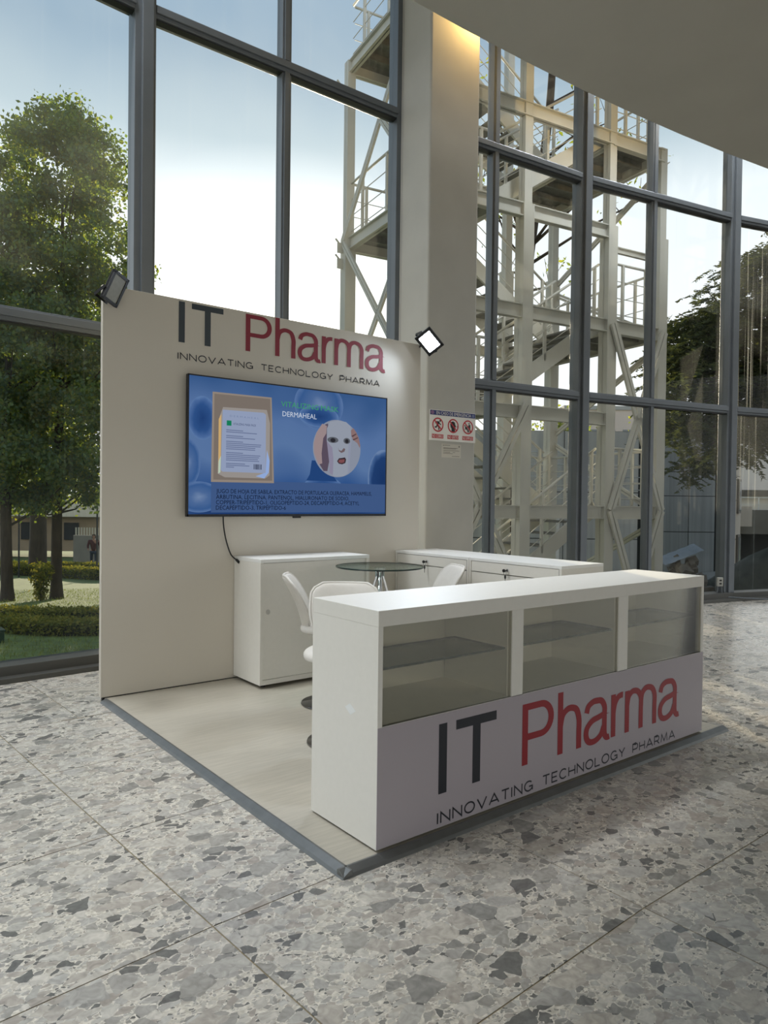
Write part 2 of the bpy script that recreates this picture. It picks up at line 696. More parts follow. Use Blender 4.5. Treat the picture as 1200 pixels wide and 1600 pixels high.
TAGF = {
    'I': ([[(0, 0), (0, 1)]], .0), 'N': ([[(0, 0), (0, 1), (1.0, 0), (1.0, 1)]], 1.0), 'O': ([_O(0, 1.15)], 1.15),
    'V': ([[(0, 1), (.55, 0), (1.1, 1)]], 1.1), 'A': ([[(0, 0), (.6, 1), (1.2, 0)], [(.22, .3), (.98, .3)]], 1.2),
    'T': ([[(0, 1), (.95, 1)], [(.475, 1), (.475, 0)]], .95),
    'G': ([arc(.55, .5, .55, .5, 45, 340, 18) + [(1.07, .45), (.6, .45)], [(1.07, .45), (1.07, 0)]], 1.07),
    'E': ([[(.8, 1), (0, 1), (0, 0), (.8, 0)], [(0, .5), (.7, .5)]], .8), 'C': ([arc(.55, .5, .55, .5, 45, 315, 18)], 1.0),
    'H': ([[(0, 0), (0, 1)], [(.95, 0), (.95, 1)], [(0, .5), (.95, .5)]], .95), 'L': ([[(0, 1), (0, 0), (.8, 0)]], .8),
    'Y': ([[(0, 1), (.5, .45), (1.0, 1)], [(.5, .45), (.5, 0)]], 1.0),
    'P': ([[(0, 0), (0, 1), (.6, 1)] + arc(.6, .68, .3, .32, 90, -90, 10) + [(0, .36)]], .9),
    'R': ([[(0, 0), (0, 1), (.6, 1)] + arc(.6, .7, .28, .3, 90, -90, 10) + [(0, .4)], [(.45, .4), (.95, 0)]], .95),
    'M': ([[(0, 0), (.12, 1), (.62, .1), (1.12, 1), (1.24, 0)]], 1.24), ' ': ([], .75),
}


def tagline(parent, fr, x0, z0, h, total, body='INNOVATING TECHNOLOGY PHARMA', hw=.0031):
    adv = sum(TAGF[c][1] for c in body)
    gaps = len(body) - 1
    sp = .36
    sx = total / ((adv + gaps * sp) * h)
    x = 0.0
    words = []
    for ch in body:
        st, a = TAGF[ch]
        if ch == ' ' or not words:
            words.append(MB())
        for k_, s_ in enumerate(st):
            words[-1].stroke([(x0 + (x + p[0]) * h * sx, z0 + p[1] * h) for p in s_], hw, fr, k_ * .00006)
        x += a + sp
    for w_ in words:
        w_.build('tagline_word', M['ink'], parent)


def logo_dark(mb, fr, x0, z0):
    r = lambda a, b, c, d: mb.poly([(x0 + a, z0 + c), (x0 + b, z0 + c), (x0 + b, z0 + d), (x0 + a, z0 + d)], fr)
    r(0, .040, 0, .253)
    r(.085, .300, .218, .253)
    r(.172, .213, 0, .218)


def logo_red(mb, fr, x0, z0):
    hw, hv = .0172, .0135

    layer = [0]

    def st(pts):
        layer[0] += 1
        mb.stroke([(x0 + a, z0 + b) for a, b in pts], hw, fr, layer[0] * .00006, hv)
    st([(.4675, .003), (.4675, .248)])                                           # P
    st([(.4675, .2345), (.565, .2345)] + arc(.565, .174, .064, .0605, 88, -88, 16) + [(.565, .1135), (.4675, .1135)])
    st([(.690, 0), (.690, .260)])                                                # h
    st(spline([(.690, .115), (.704, .160), (.735, .181), (.768, .183), (.800, .168), (.8165, .125), (.8165, .08)]) + [(.8165, 0)])

    def letter_a(x):
        st(spline([(x + .017, .140), (x + .030, .168), (x + .062, .183), (x + .092, .184), (x + .125, .178), (x + .147, .150), (x + .148, .115)]) +
           spline([(x + .148, .115), (x + .148, .06), (x + .150, .028), (x + .162, .011), (x + .176, .008), (x + .186, .010)]))
        st(spline([(x + .148, .118), (x + .110, .110), (x + .060, .101), (x + .024, .077), (x + .015, .048), (x + .024, .022), (x + .048, .0085),
                   (x + .085, .010), (x + .122, .028), (x + .143, .062)]))
    letter_a(.853)
    st([(1.068, 0), (1.068, .191)])                                              # r
    st(spline([(1.068, .105), (1.078, .145), (1.100, .172), (1.124, .180), (1.141, .180)]))
    st([(1.1755, 0), (1.1755, .191)])                                            # m
    st(spline([(1.1755, .120), (1.186, .160), (1.212, .181), (1.240, .183), (1.268, .172), (1.2885, .140), (1.2885, .09)]) + [(1.2885, 0)])
    st(spline([(1.2885, .120), (1.298, .160), (1.325, .181), (1.354, .183), (1.384, .172), (1.404, .140), (1.404, .09)]) + [(1.404, 0)])
    letter_a(1.439)


# ================================================================== SETTING
CX, CY = 2.397, -20.287          # centre of the curved hall


def polar(th, r, z=0.0):
    return Vector((CX + r * math.sin(th), CY + r * math.cos(th), z))


# ---- floor: terrazzo slabs between thin metal joints
floor = structure('floor', (0, 0, 0), 'polished terrazzo floor of large slabs')
b = MB()
NTH = 26
ths = [-.40 + .92 * i / NTH for i in range(NTH + 1)]
rs = [6.0, 19.2, 25.9]
V, Fc = [], []
for i, t in enumerate(ths):
    for r in rs:
        V.append(polar(t, r, -.002))
for i in range(NTH):
    for j in range(2):
        a = i * 3 + j
        Fc.append((a, a + 1, a + 4, a + 3)[::-1])
b.add(V, Fc)
b.build('joint_bed', M['joint'], floor)
rows = [19.27 + .7325 * k for k in range(9)]
dth = .047
for k in range(8):
    r0, r1 = rows[k] + .0022, rows[k + 1] - .0022
    if k == 7:
        r1 = 25.6
    sh = .0165 if k == 7 else 0.0
    for i in range(-4, 11):
        t0, t1 = -.0215 + dth * i + sh, -.0215 + dth * (i + 1) + sh
        e = .0023 / r0
        sb = MB()
        q = [polar(t0 + e, r0), polar(t1 - e, r0), polar(t1 - e, r1), polar(t0 + e, r1)]
        sb.add([(p.x, p.y, -.006) for p in q] + [(p.x, p.y, 0) for p in q],
               [(0, 3, 2, 1), (4, 5, 6, 7), (0, 1, 5, 4), (1, 2, 6, 5), (2, 3, 7, 6), (3, 0, 4, 7)])
        sb.build('slab', M['terrazzo'], floor)
b = MB()                                   # the floor beyond the laid-out slabs
T0, T1 = -.0215 - dth * 4, -.0215 + dth * 11
for (ta, tb, ra, rb) in [(-.40, .56, 8.0, rows[0]), (-.40, T0, rows[0], 25.6), (T1, .56, rows[0], 25.6)]:
    n_ = 16
    for i in range(n_):
        a0, a1 = ta + (tb - ta) * i / n_, ta + (tb - ta) * (i + 1) / n_
        b.add([polar(a0, ra), polar(a1, ra), polar(a1, rb), polar(a0, rb)], [(0, 1, 2, 3)])
b.build('outer_floor', M['terrazzo'], floor)

# ---- mezzanine slab (curved edge) and the hall roof
Z_C = 4.13
b = MB()
n_ = 40
rin, rout = 9.0, 23.55
for i in range(n_):
    a0, a1 = -.40 + .96 * i / n_, -.40 + .96 * (i + 1) / n_
    P = [polar(a0, rin), polar(a1, rin), polar(a1, rout), polar(a0, rout)]
    b.add([(p.x, p.y, Z_C) for p in P] + [(p.x, p.y, Z_C + .35) for p in P],
          [(0, 1, 2, 3)[::-1], (4, 5, 6, 7), (2, 3, 7, 6)])
b.build('ceiling', M['ceiling'], None, kind='structure')
b = MB()
for i in range(n_):
    a0, a1 = -.40 + .96 * i / n_, -.40 + .96 * (i + 1) / n_
    P = [polar(a0, rin), polar(a1, rin), polar(a1, 26.2), polar(a0, 26.2)]
    b.add([(p.x, p.y, 7.25) for p in P] + [(p.x, p.y, 7.55) for p in P],
          [(0, 1, 2, 3)[::-1], (4, 5, 6, 7), (2, 3, 7, 6)])
b.build('roof', M['ceiling'], None, kind='structure')

for i, (x, y) in enumerate(FILL_DOWNLIGHTS):  # fixtures of the added fill lamps under the mezzanine
    t_ = bpy.data.objects.new('added_fill_downlight', None)
    COL.objects.link(t_)
    t_.location = (x, y, Z_C)
    t_['label'] = 'round fill lamp added unseen under the mezzanine, %s of the row %s' % (('first', 'second', 'third')[i % 3], 'nearest the glazing' if i < 3 else 'deeper in the hall')
    t_['category'] = 'ceiling light'
    t_['group'] = 'added fill lamps under the mezzanine'
    MB().lathe([(.16, -.012), (.185, -.012), (.185, 0), (.16, 0)], (x, y, Z_C), 24).build('trim_ring', M['white'], t_)
    MB().lathe([(.001, -.006), (.16, -.006), (.16, 0), (.001, 0)], (x, y, Z_C), 24).build('diffuser', emat('fill_downlight_glow', (1, .93, .84), 6), t_)

for i, (x, y) in enumerate(FILL_ROOFLIGHTS):  # roof fixtures, added unseen to lift floor and counter top
    t_ = bpy.data.objects.new('added_fill_roof_lamp', None)
    COL.objects.link(t_)
    t_.location = (x, y, 7.25)
    t_['label'] = 'round fill lamp added unseen under the hall roof above the glazing, %s from the left' % ('first', 'second', 'third', 'fourth', 'fifth', 'sixth', 'seventh')[i]
    t_['category'] = 'ceiling light'
    t_['group'] = 'added fill lamps under the hall roof'
    MB().lathe([(.26, -.035), (.30, -.035), (.30, 0), (.26, 0)], (x, y, 7.25), 24).build('trim_ring', M['white'], t_)
    MB().lathe([(.001, -.02), (.26, -.02), (.26, 0), (.001, 0)], (x, y, 7.25), 24).build('diffuser', emat('fill_roof_glow', (1, .985, .96), 8), t_)

# ---- glazed facade: one window per bay, each with mullions, transoms, sill and panes
RF = 25.63
node = lambda k: -.0194 + .094 * k
MIDF = {0: .49, 1: .47, 2: .437}
ZL = [(0.10, 2.344), (2.439, 4.74), (4.835, 7.12)]
wcount = 0
for k in range(-3, 5):
    wcount += 1
    w = structure('window_%d' % wcount, polar(node(k), RF))
    A, Bp = polar(node(k), RF), polar(node(k + 1), RF)
    e = (Bp - A).normalized()
    nrm = Vector((-e.y, e.x, 0))           # outward
    L_ = (Bp - A).length
    P = lambda s_, d, z: A + e * s_ + nrm * d + Vector((0, 0, z))
    # big mullion at the bay's left node
    b = MB()
    b.obox(P(0, 0, 3.62), e * .078, nrm * .075, Vector((0, 0, 3.62)))
    b.obox(P(.012, -.085, 3.62), e * .042, nrm * .018, Vector((0, 0, 3.62)))
    b.obox(P(.062, -.08, 3.62), e * .008, nrm * .012, Vector((0, 0, 3.62)))
    b.build('mullion', M['alu'], w, bevel=.004)
    mid = L_ * MIDF.get(k, .47)
    for (z0, z1) in ((0.1, 2.344), (2.439, 4.74), (4.835, 7.12)):
        b = MB()
        b.obox(P(mid, 0, (z0 + z1) / 2), e * .042, nrm * .05, Vector((0, 0, (z1 - z0) / 2)))
        b.obox(P(mid - .004, -.055, (z0 + z1) / 2), e * .022, nrm * .012, Vector((0, 0, (z1 - z0) / 2)))
        b.build('mullion', M['alu'], w, bevel=.003)
    for zc in (2.3915, 4.7875, 7.185):
        b = MB()
        b.obox(P(L_ / 2, -.005, zc), e * (L_ / 2 - .078), nrm * .06, Vector((0, 0, .0475)))
        b.obox(P(L_ / 2, -.072, zc + .006), e * (L_ / 2 - .078), nrm * .012, Vector((0, 0, .026)))
        b.build('transom', M['alu'], w, bevel=.004)
        b = MB()
        b.obox(P(L_ / 2, -.02, zc - .052), e * (L_ / 2 - .078), nrm * .03, Vector((0, 0, .006)))
        b.build('gasket', M['alu_dark'], w)
    b = MB()
    b.obox(P(L_ / 2, -.03, .05), e * (L_ / 2 + .02), nrm * .10, Vector((0, 0, .05)))
    b.obox(P(L_ / 2, -.14, .018), e * (L_ / 2 + .02), nrm * .06, Vector((0, 0, .018)))
    b.obox(P(L_ / 2, -.09, .062), e * (L_ / 2 + .02), nrm * .035, Vector((0, 0, .014)))
    b.build('sill', mat('dark_aluminium', lin(82, 82, 79), .45, .4), w, bevel=.004)
    for li, (z0, z1) in enumerate(ZL):
        for ci, (s0, s1) in enumerate(((.07, mid - .038), (mid + .038, L_ - .07))):
            b = MB()
            b.obox(P((s0 + s1) / 2, .012, (z0 + z1) / 2), e * ((s1 - s0) / 2), nrm * .004, Vector((0, 0, (z1 - z0) / 2 + .004)))
            m_ = M['glass'] if li else M['glass_low']
            if k == -1 and li == 0:
                m_ = M['glass_speck']
            if k == 3 and li < 2:
                m_ = M['glass_drip']
            b.build('pane', m_, w)

# ---- pillar standing in the glass line
PE = Vector((.998, -.063, 0))
PN = Vector((-.063, -.998, 0))
P0 = Vector((4.24, 4.771, 0))
b = MB()
b.obox(P0 + PE * .289 - PN * .28 + Vector((0, 0, 3.62)), PE * .289, PN * .28, Vector((0, 0, 3.62)))
b.build('pillar', M['plaster'], None, bevel=.018, kind='structure')

# ---- ground outside
fh = Vector((.621, .784, 0)).normalized()


def gz(x, y):
    d = fh.x * x + fh.y * y
    z = -.03 - .0636 * d
    return max(z, -2.6 - .01 * d)


b = MB()
nx, ny = 70, 60
xs = [-30 + 110 * i / nx for i in range(nx + 1)]
ys = [5.45 + 95 * (j / ny) ** 1.7 for j in range(ny + 1)]
V = []
for y in ys:
    for x in xs:
        V.append((x, y, gz(x, y) + random.uniform(-.02, .02)))
Fc = []
for j in range(ny):
    for i in range(nx):
        a = j * (nx + 1) + i
        Fc.append((a, a + 1, a + nx + 2, a + nx + 1))
b.add(V, Fc)
b.build('lawn', M['lawn'], None, smooth=True, kind='structure')
b = MB()
b.box(8.5, 80, -12, 5.45, -1.2, -.75)
b.box(8.5, 80, 5.45, 11, -1.4, -.85)
b.build('paved_yard', mat('yard_paving', lin(104, 102, 96), .9, 0, .2, 3), None, kind='structure')

# ================================================================== BOOTH
XP, YP, SP = 1.311, 1.841, 2.481
ZP = .019
WY = 4.322
plat = thing('booth_platform', 'low square booth platform with pale oak floor and grey metal edge trim', 'platform', (XP, YP, 0))
b = MB()
b.box(XP + .03, XP + SP, YP + .03, YP + SP, .0, ZP)
b.build('deck', M['oak'], plat)
fr_ = lambda p: p
b = MB()
prof = [(-.004, 0.0), (.004, .010), (.028, ZP + .004), (.036, ZP + .004), (.036, 0)]


def trim_run(mb, p, q, nin):
    p, q, nin = Vector(p), Vector(q), Vector(nin)
    k = len(prof)
    va = [p + nin * a + Vector((0, 0, z)) for a, z in prof] + [q + nin * a + Vector((0, 0, z)) for a, z in prof]
    mb.add(va, [tuple(range(k)), tuple(range(k, 2 * k))[::-1]] + [(i, k + i, k + (i + 1) % k, (i + 1) % k) for i in range(k)])


trim_run(b, (XP, YP, 0), (XP, YP + SP - .02, 0), (1, 0, 0))
b.build('edge_trim', M['trim'], plat, bevel=.001)
b = MB()
trim_run(b, (XP + SP + .02, YP, 0), (XP, YP, 0), (0, 1, 0))
b.build('edge_trim', M['trim'], plat, bevel=.001)

# ---- back wall of the booth
WX0, WX1, WH = 1.317, 3.773, 2.44
bw = thing('booth_wall', 'tall white back wall of the booth carrying the dark and red company lettering', 'wall panel', ((WX0 + WX1) / 2, WY + .02, ZP))
b = MB()
b.box(WX0, WX1, WY, WY + .036, ZP + .005, WH)
b.build('panel', M['wallp'], bw, bevel=.0015)
b = MB()
b.box(WX0 + .01, WX1 - .01, WY + .006, WY + .03, .0, ZP + .005)
b.build('base_batten', M['black'], bw)
b = MB()
for xx in (WX0 + .02, WX1 - .06):
    b.box(xx, xx + .04, WY + .036, WY + .076, 0, WH - .02)
b.build('rear_post', M['white'], bw)
frw = frame((0, WY, 0), (1, 0, 0), (0, 0, 1), (0, -1, 0))
fw = lambda a, b_, d=0.0: frw(a, b_, d + .0012)
b = MB()
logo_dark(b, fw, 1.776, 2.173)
b.build('dark_lettering', mat('glare_paled_ink', lin(62, 70, 76), .5), bw, label='dark letters IT, glare paled into the ink')  # glare on the wall put into a paler copy of the ink
b = MB()
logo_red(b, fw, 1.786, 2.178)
b.build('red_lettering', mat('glare_paled_red', lin(140, 42, 56), .5), bw, label='red letters Pharma, glare paled into the ink')  # red ink paled the same way for glare
tagline(bw, fw, 1.773, 2.068, .0385, 1.588)

# ---- display counter
KX0, KX1, KY0, KY1 = 1.477, 3.613, 1.887, 2.290
KZ = .833
ct = thing('display_counter', 'long white display counter with three glazed bays and company lettering in front', 'counter', ((KX0 + KX1) / 2, (KY0 + KY1) / 2, ZP))
zb = ZP + .008
b = MB()
b.box(KX0, KX1, KY0, KY1, .778, KZ)
b.build('top_panel', M['white'], ct, bevel=.0015)
for x0, x1 in ((KX0, KX0 + .020), (KX1 - .020, KX1)):
    b = MB()
    b.box(x0, x1, KY0 + .0005, KY1, zb, .778)
    b.build('end_panel', M['white'], ct)
for x0, x1 in ((2.143, 2.207), (2.858, 2.931)):
    b = MB()
    b.box(x0, x1, KY0 + .0005, KY1 - .02, .40, .778)
    b.build('divider', M['white'], ct)
b = MB()
b.box(KX0 + .02, KX1 - .02, KY0 + .002, KY1 - .005, .425, .440)
b.build('display_deck', M['white'], ct)
b = MB()
b.box(KX0 + .02, KX1 - .02, KY0 + .0005, KY0 + .018, zb, .44)
b.build('front_board', M['white'], ct)
b = MB()
b.box(KX0, KX1, KY0 - .0015, KY0, zb + .002, .4385)
b.build('printed_panel', M['vinyl'], ct, label='pale lilac printed vinyl panel')
xm = (KX0 + KX1) / 2
for x0, x1, y0 in ((KX0 + .02, xm + .02, KY1 - .012), (xm - .02, KX1 - .02, KY1 - .026)):
    b = MB()
    b.box(x0, x1, y0, y0 + .011, zb, .778)
    b.build('rear_door', M['white'], ct)
for xx in (KX0 + .1, xm, KX1 - .1):
    for yy in (KY0 + .06, KY1 - .06):
        MB().lathe([(.018, 0), (.018, .009)], (xx, yy, ZP), 12).build('foot', M['black'], ct)
for x0, x1 in ((KX0 + .020, 2.143), (2.207, 2.858), (2.931, KX1 - .020)):
    b = MB()
    b.box(x0 + .001, x1 - .001, KY0 + .006, KY0 + .011, .441, .777)
    b.build('glass_pane', M['smoked'], ct)
    b = MB()
    b.box(x0 + .004, x1 - .025, KY0 + .018, KY0 + .30, .628, .6335)
    sh = b.build('glass_shelf', M['shelfglass'], ct)
    b = MB()
    b.box(x0 + .004, x1 - .025, KY0 + .0165, KY0 + .018, .6265, .635)
    b.box(x1 - .025, x1 - .0235, KY0 + .0165, KY0 + .30, .6275, .634)
    b.box(x0 + .004, x1 - .025, KY0 + .30, KY0 + .3015, .6275, .634)
    b.build('glass_edge', M['glassedge'], sh)
    b = MB()
    b.box(x1 - .016, x1 - .013, KY0 + .012, KY0 + .016, .442, .776)
    b.build('glass_stop', M['white'], ct)
    for yy in (KY0 + .05, KY0 + .26):
        for xx in (x0 + .006, x1 - .03):
            b = MB()
            b.bar((xx, yy, .624), (xx + (.012 if xx > x0 + .1 else -.006) * 2, yy, .624), .008, .008)
            b.build('shelf_pin', M['chrome'], ct)
frk = frame((0, KY0, 0), (1, 0, 0), (0, 0, 1), (0, -1, 0))
fk = lambda a, b_, d=0.0: frk(a, b_, d + .0022)
b = MB()
logo_dark(b, fk, 1.756, .149)
b.build('dark_lettering', M['ink'], ct, label='black letters IT')
b = MB()
logo_red(b, fk, 1.756, .149)
b.build('red_lettering', M['red'], ct, label='crimson letters Pharma')
tagline(ct, fk, 1.754, .043, .0385, 1.595)
MB().add([(KX0 - .0006, 2.075, .470), (KX0 - .0006, 2.045, .488), (KX0 - .0006, 2.010, .468), (KX0 - .0006, 2.042, .448)], [(0, 1, 2, 3)]).build('pale_mark', mat('pale_smudge', lin(236, 238, 236), .25), ct, label='pale smudge')  # small patch paler than the end panel

# ---- sliding-door cabinet under the television
c1 = thing('sliding_door_cabinet', 'white cabinet with two sliding doors standing against the booth wall below the television', 'cabinet', (2.6, 4.13, ZP))
X0, X1, Y0, Y1, ZT = 2.168, 3.012, 3.962, 4.318, .826
z0 = ZP + .022
b = MB(); b.box(X0, X1, Y0, Y1, ZT - .022, ZT); b.build('top', M['white_lit_top'], c1, bevel=.001)
for a, b_ in ((X0, X0 + .02), (X1 - .02, X1)):
    b = MB(); b.box(a, b_, Y0 + .0005, Y1, z0, ZT - .022); b.build('side_panel', M['white'], c1)
b = MB(); b.box(X0 + .02, X1 - .02, Y0 + .0005, Y1, z0, z0 + .03); b.build('bottom_rail', M['white'], c1)
b = MB(); b.box(X0 + .02, X1 - .02, Y0 + .03, Y1, z0 + .03, ZT - .022); b.build('interior', mat('cabinet_inside', lin(150, 147, 140), .7), c1)
d1 = MB().box(X0 + .022, 2.61, Y0 + .006, Y0 + .016, z0 + .032, ZT - .025).build('sliding_door', M['white'], c1)
d2 = MB().box(2.58, X1 - .022, Y0 + .018, Y0 + .028, z0 + .032, ZT - .025).build('sliding_door', M['white'], c1)
fp = frame((2.225, Y0 + .006, .496), (1, 0, 0), (0, 0, 1), (0, -1, 0))
b = MB()
b.prism(arc(0, 0, .014, .016, 0, 340, 16), fp, -.002, .003)
b.build('finger_pull', mat('grey_pull', lin(186, 184, 178), .3, .3), d1)
for xx in (X0 + .05, X1 - .05):
    for yy in (Y0 + .05, Y1 - .05):
        MB().lathe([(.016, 0), (.016, .022)], (xx, yy, ZP), 12).build('foot', M['black'], c1)

# ---- two drawer cabinets along the right side


def drawer_cabinet(ya, yb, label, keyed):
    """front faces -x; ya < yb"""
    XF, XB = 3.538, 3.962
    ZT2 = .817
    c = thing('drawer_cabinet', label, 'cabinet', ((XF + XB) / 2, (ya + yb) / 2, ZP), 0, 'drawer cabinets on the right side of the booth')
    MB().box(XF, XB, ya, yb, ZT2 - .018, ZT2).build('top', M['white_lit_top'], c)
    for a, b_ in ((ya, ya + .018), (yb - .018, yb)):
        MB().box(XF + .0005, XB, a, b_, z0, ZT2 - .018).build('side_panel', M['white'], c)
    MB().box(XF + .02, XB, ya + .018, yb - .018, z0, ZT2 - .018).build('carcass', mat('cabinet_inside', lin(150, 147, 140), .7), c)
    ga = .030 if keyed == 1 else .036
    dr = MB().box(XF + .002, XF + .02, ya + .018 + .004, yb - .022, .728, ZT2 - .021).build('drawer', M['white'], c, bevel=.001)
    MB().box(XF + .002, XF + .02, ya + .022, yb - .022, z0 + .004, .722).build('door', M['white'], c, bevel=.001)
    MB().box(XF + .0015, XF + .0145, ya + .018, ya + .0225, z0, ZT2 - .02).build('shadow_strip', mat('groove_shade_grey', lin(120, 118, 112), .5), c)  # grey strip stands in for the shade in the groove
    yk = 3.95 if keyed == 1 else 3.165
    fl = frame((XF + .002, yk, .756), (0, -1, 0), (0, 0, 1), (-1, 0, 0))
    lk = MB().prism(arc(0, 0, .011, .011, 0, 345, 14), fl, 0, .012).build('lock', M['chrome'], dr)
    b2 = MB()
    b2.prism([(-.004, -.004), (.004, -.004), (.004, .004), (-.004, .004)], fl, .012, .03)
    b2.prism(arc(-.006, 0, .012, .011, 0, 345, 12), fl, .03, .036)
    b2.build('key', M['black'], dr)
    b2 = MB()
    ring = [fl(.004 + .010 * math.cos(t), -.016 + .012 * math.sin(t), .033) for t in [2 * PI * i / 12 for i in range(13)]]
    b2.tube(ring, .0012, 5)
    b2.prism(arc(.006, -.040, .007, .013, 0, 345, 12), fl, .031, .035)
    b2.prism([(.0045, -.052), (.0075, -.052), (.0075, -.078), (.0045, -.078)], fl, .032, .034)
    b2.build('spare_key', M['black'], dr)
    for xx in (XF + .05, XB - .05):
        for yy in (ya + .05, yb - .05):
            MB().lathe([(.016, 0), (.016, .022)], (xx, yy, ZP), 12).build('foot', M['black'], c)
    return c


drawer_cabinet(3.5215, 4.318, 'white drawer cabinet with a keyed lock at the inner corner, beside the booth wall', 1)
drawer_cabinet(2.735, 3.5185, 'white drawer cabinet with a keyed lock reaching out nearest the display counter', 2)

# ---- television
TVY = WY - .05
tvx0, tvx1, tvz0, tvz1 = 1.817, 3.397, 1.086, 1.976
tv = thing('television', 'large flat television showing a blue face mask advertisement on the booth wall', 'television', ((tvx0 + tvx1) / 2, WY - .03, tvz0))
MB().box(tvx0, tvx1, TVY, TVY + .028, tvz0, tvz1).build('housing', M['black'], tv, bevel=.002)
MB().box(2.2, 3.0, TVY + .028, WY, 1.3, 1.75).build('wall_mount', M['black'], tv)
b = MB()
for q in (((tvx0, tvx0 + .008), (tvz0, tvz1)), ((tvx1 - .008, tvx1), (tvz0, tvz1)), ((tvx0, tvx1), (tvz1 - .008, tvz1)), ((tvx0, tvx1), (tvz0, tvz0 + .016))):
    b.box(q[0][0], q[0][1], TVY - .005, TVY, q[1][0], q[1][1])
b.build('bezel', mat('dark_bezel', lin(40, 42, 48), .3, .4), tv)
MB().box(2.585, 2.645, TVY - .004, TVY + .01, tvz0 - .012, tvz0).build('sensor', M['black'], tv)
sx0, sx1, sz0, sz1 = tvx0 + .008, tvx1 - .008, tvz0 + .016, tvz1 - .008
# blue picture: soft gradient lit from behind
sm = bpy.data.materials.new('screen_blue')
sm.use_nodes = True
n, l = sm.node_tree.nodes, sm.node_tree.links
n.clear()
o_ = n.new('ShaderNodeOutputMaterial')
em = n.new('ShaderNodeEmission')
g_ = n.new('ShaderNodeNewGeometry')
se = n.new('ShaderNodeSeparateXYZ')
l.new(g_.outputs['Position'], se.inputs[0])
mz = n.new('ShaderNodeMapRange')
mz.inputs['From Min'].default_value = sz0
mz.inputs['From Max'].default_value = sz1
l.new(se.outputs['Z'], mz.inputs['Value'])
nz_ = n.new('ShaderNodeTexNoise')
nz_.inputs['Scale'].default_value = 2.6
nz_.inputs['Detail'].default_value = 1
l.new(g_.outputs['Position'], nz_.inputs['Vector'])
ad = n.new('ShaderNodeMath')
ad.operation = 'MULTIPLY_ADD'
ad.inputs[1].default_value = .5
ad.inputs[2].default_value = -.25
l.new(nz_.outputs[0], ad.inputs[0])
ad2 = n.new('ShaderNodeMath')
l.new(mz.outputs[0], ad2.inputs[0])
l.new(ad.outputs[0], ad2.inputs[1])
rp = n.new('ShaderNodeValToRGB')
st_ = [(0, (34, 62, 112)), (.2, (52, 88, 144)), (.45, (92, 122, 168)), (.7, (88, 118, 166)), (1, (58, 92, 142))]
while len(rp.color_ramp.elements) < len(st_):
    rp.color_ramp.elements.new(.5)
for e_, (p_, c_) in zip(rp.color_ramp.elements, st_):
    e_.position = p_
    e_.color = (*lin(*c_), 1)
l.new(ad2.outputs[0], rp.inputs[0])
l.new(rp.outputs[0], em.inputs[0])
em.inputs[1].default_value = .8
l.new(em.outputs[0], o_.inputs[0])
scr = MB().box(sx0, sx1, TVY - .0015, TVY, sz0, sz1).build('screen', sm, tv)
frs = frame((tvx0, TVY - .0015, tvz0), (1, 0, 0), (0, 0, 1), (0, -1, 0))
TW, TH = 1.58, .889
LAY = [0]


def sp(u, v, d=0.0):
    return frs(u * TW, v * TH, d)


def sfr(u0, v0, lay):
    return lambda a, b_, d=0.0: frs(u0 * TW + a, v0 * TH + b_, lay * .0004)


def E(r, g, b_, s=.8):
    return emat('screen_%d_%d_%d' % (r, g, b_), lin(r, g, b_), s)


def spoly(name, pts, col, lay, s=.8):
    b = MB()
    b.add([sp(u, v, lay * .0004) for u, v in pts], [tuple(range(len(pts)))])
    return b.build(name, E(*col, s), scr)


clampx = lambda u: min(max(u, .0055), .9945)
clampz = lambda v: min(max(v, .0185), .990)


def ell(cu, cv, ru, rv, n=36):
    return [(clampx(cu + ru * math.cos(2 * PI * i / n)), clampz(cv + rv * math.sin(2 * PI * i / n))) for i in range(n)]


def bubble(cu, cv, ru, rv, lay, stops_):
    """soft round picture element: colour runs from its middle to its rim"""
    key = 'bubble_' + '_'.join('%d%d%d' % c for _, c in stops_)
    if key not in MATS:
        m = bpy.data.materials.new(key)
        m.use_nodes = True
        n, l = m.node_tree.nodes, m.node_tree.links
        n.clear()
        o = n.new('ShaderNodeOutputMaterial')
        e = n.new('ShaderNodeEmission')
        e.inputs[1].default_value = .8
        t_ = n.new('ShaderNodeTexCoord')
        ln = n.new('ShaderNodeVectorMath')
        ln.operation = 'LENGTH'
        nz = n.new('ShaderNodeTexNoise')
        nz.inputs['Scale'].default_value = 1.6
        l.new(t_.outputs['Object'], nz.inputs['Vector'])
        mp = n.new('ShaderNodeVectorMath')
        mp.operation = 'MULTIPLY_ADD'
        l.new(nz.outputs['Color'], mp.inputs[0])
        mp.inputs[1].default_value = (.35, 0, .35)
        mp.inputs[2].default_value = (-.18, 0, -.18)
        ad_ = n.new('ShaderNodeVectorMath')
        l.new(mp.outputs[0], ad_.inputs[0])
        l.new(t_.outputs['Object'], ad_.inputs[1])
        l.new(ad_.outputs[0], ln.inputs[0])
        r = n.new('ShaderNodeValToRGB')
        while len(r.color_ramp.elements) < len(stops_):
            r.color_ramp.elements.new(.5)
        for e_, (p_, c_) in zip(r.color_ramp.elements, stops_):
            e_.position = p_
            e_.color = (*lin(*c_), 1)
        l.new(ln.outputs['Value'], r.inputs[0])
        l.new(r.outputs[0], e.inputs[0])
        l.new(e.outputs[0], o.inputs[0])
        MATS[key] = m
    b = MB()
    pts = ell(cu, cv, ru, rv, 40)
    c0 = sp(cu, cv, lay * .0004)
    b.add([((u - cu) / ru, 0, (v - cv) / rv) for u, v in pts], [tuple(range(40))])
    o = b.build('bubble_picture', MATS[key], scr, local=True)
    o.location = c0
    o.scale = (ru * TW, 1, rv * TH)


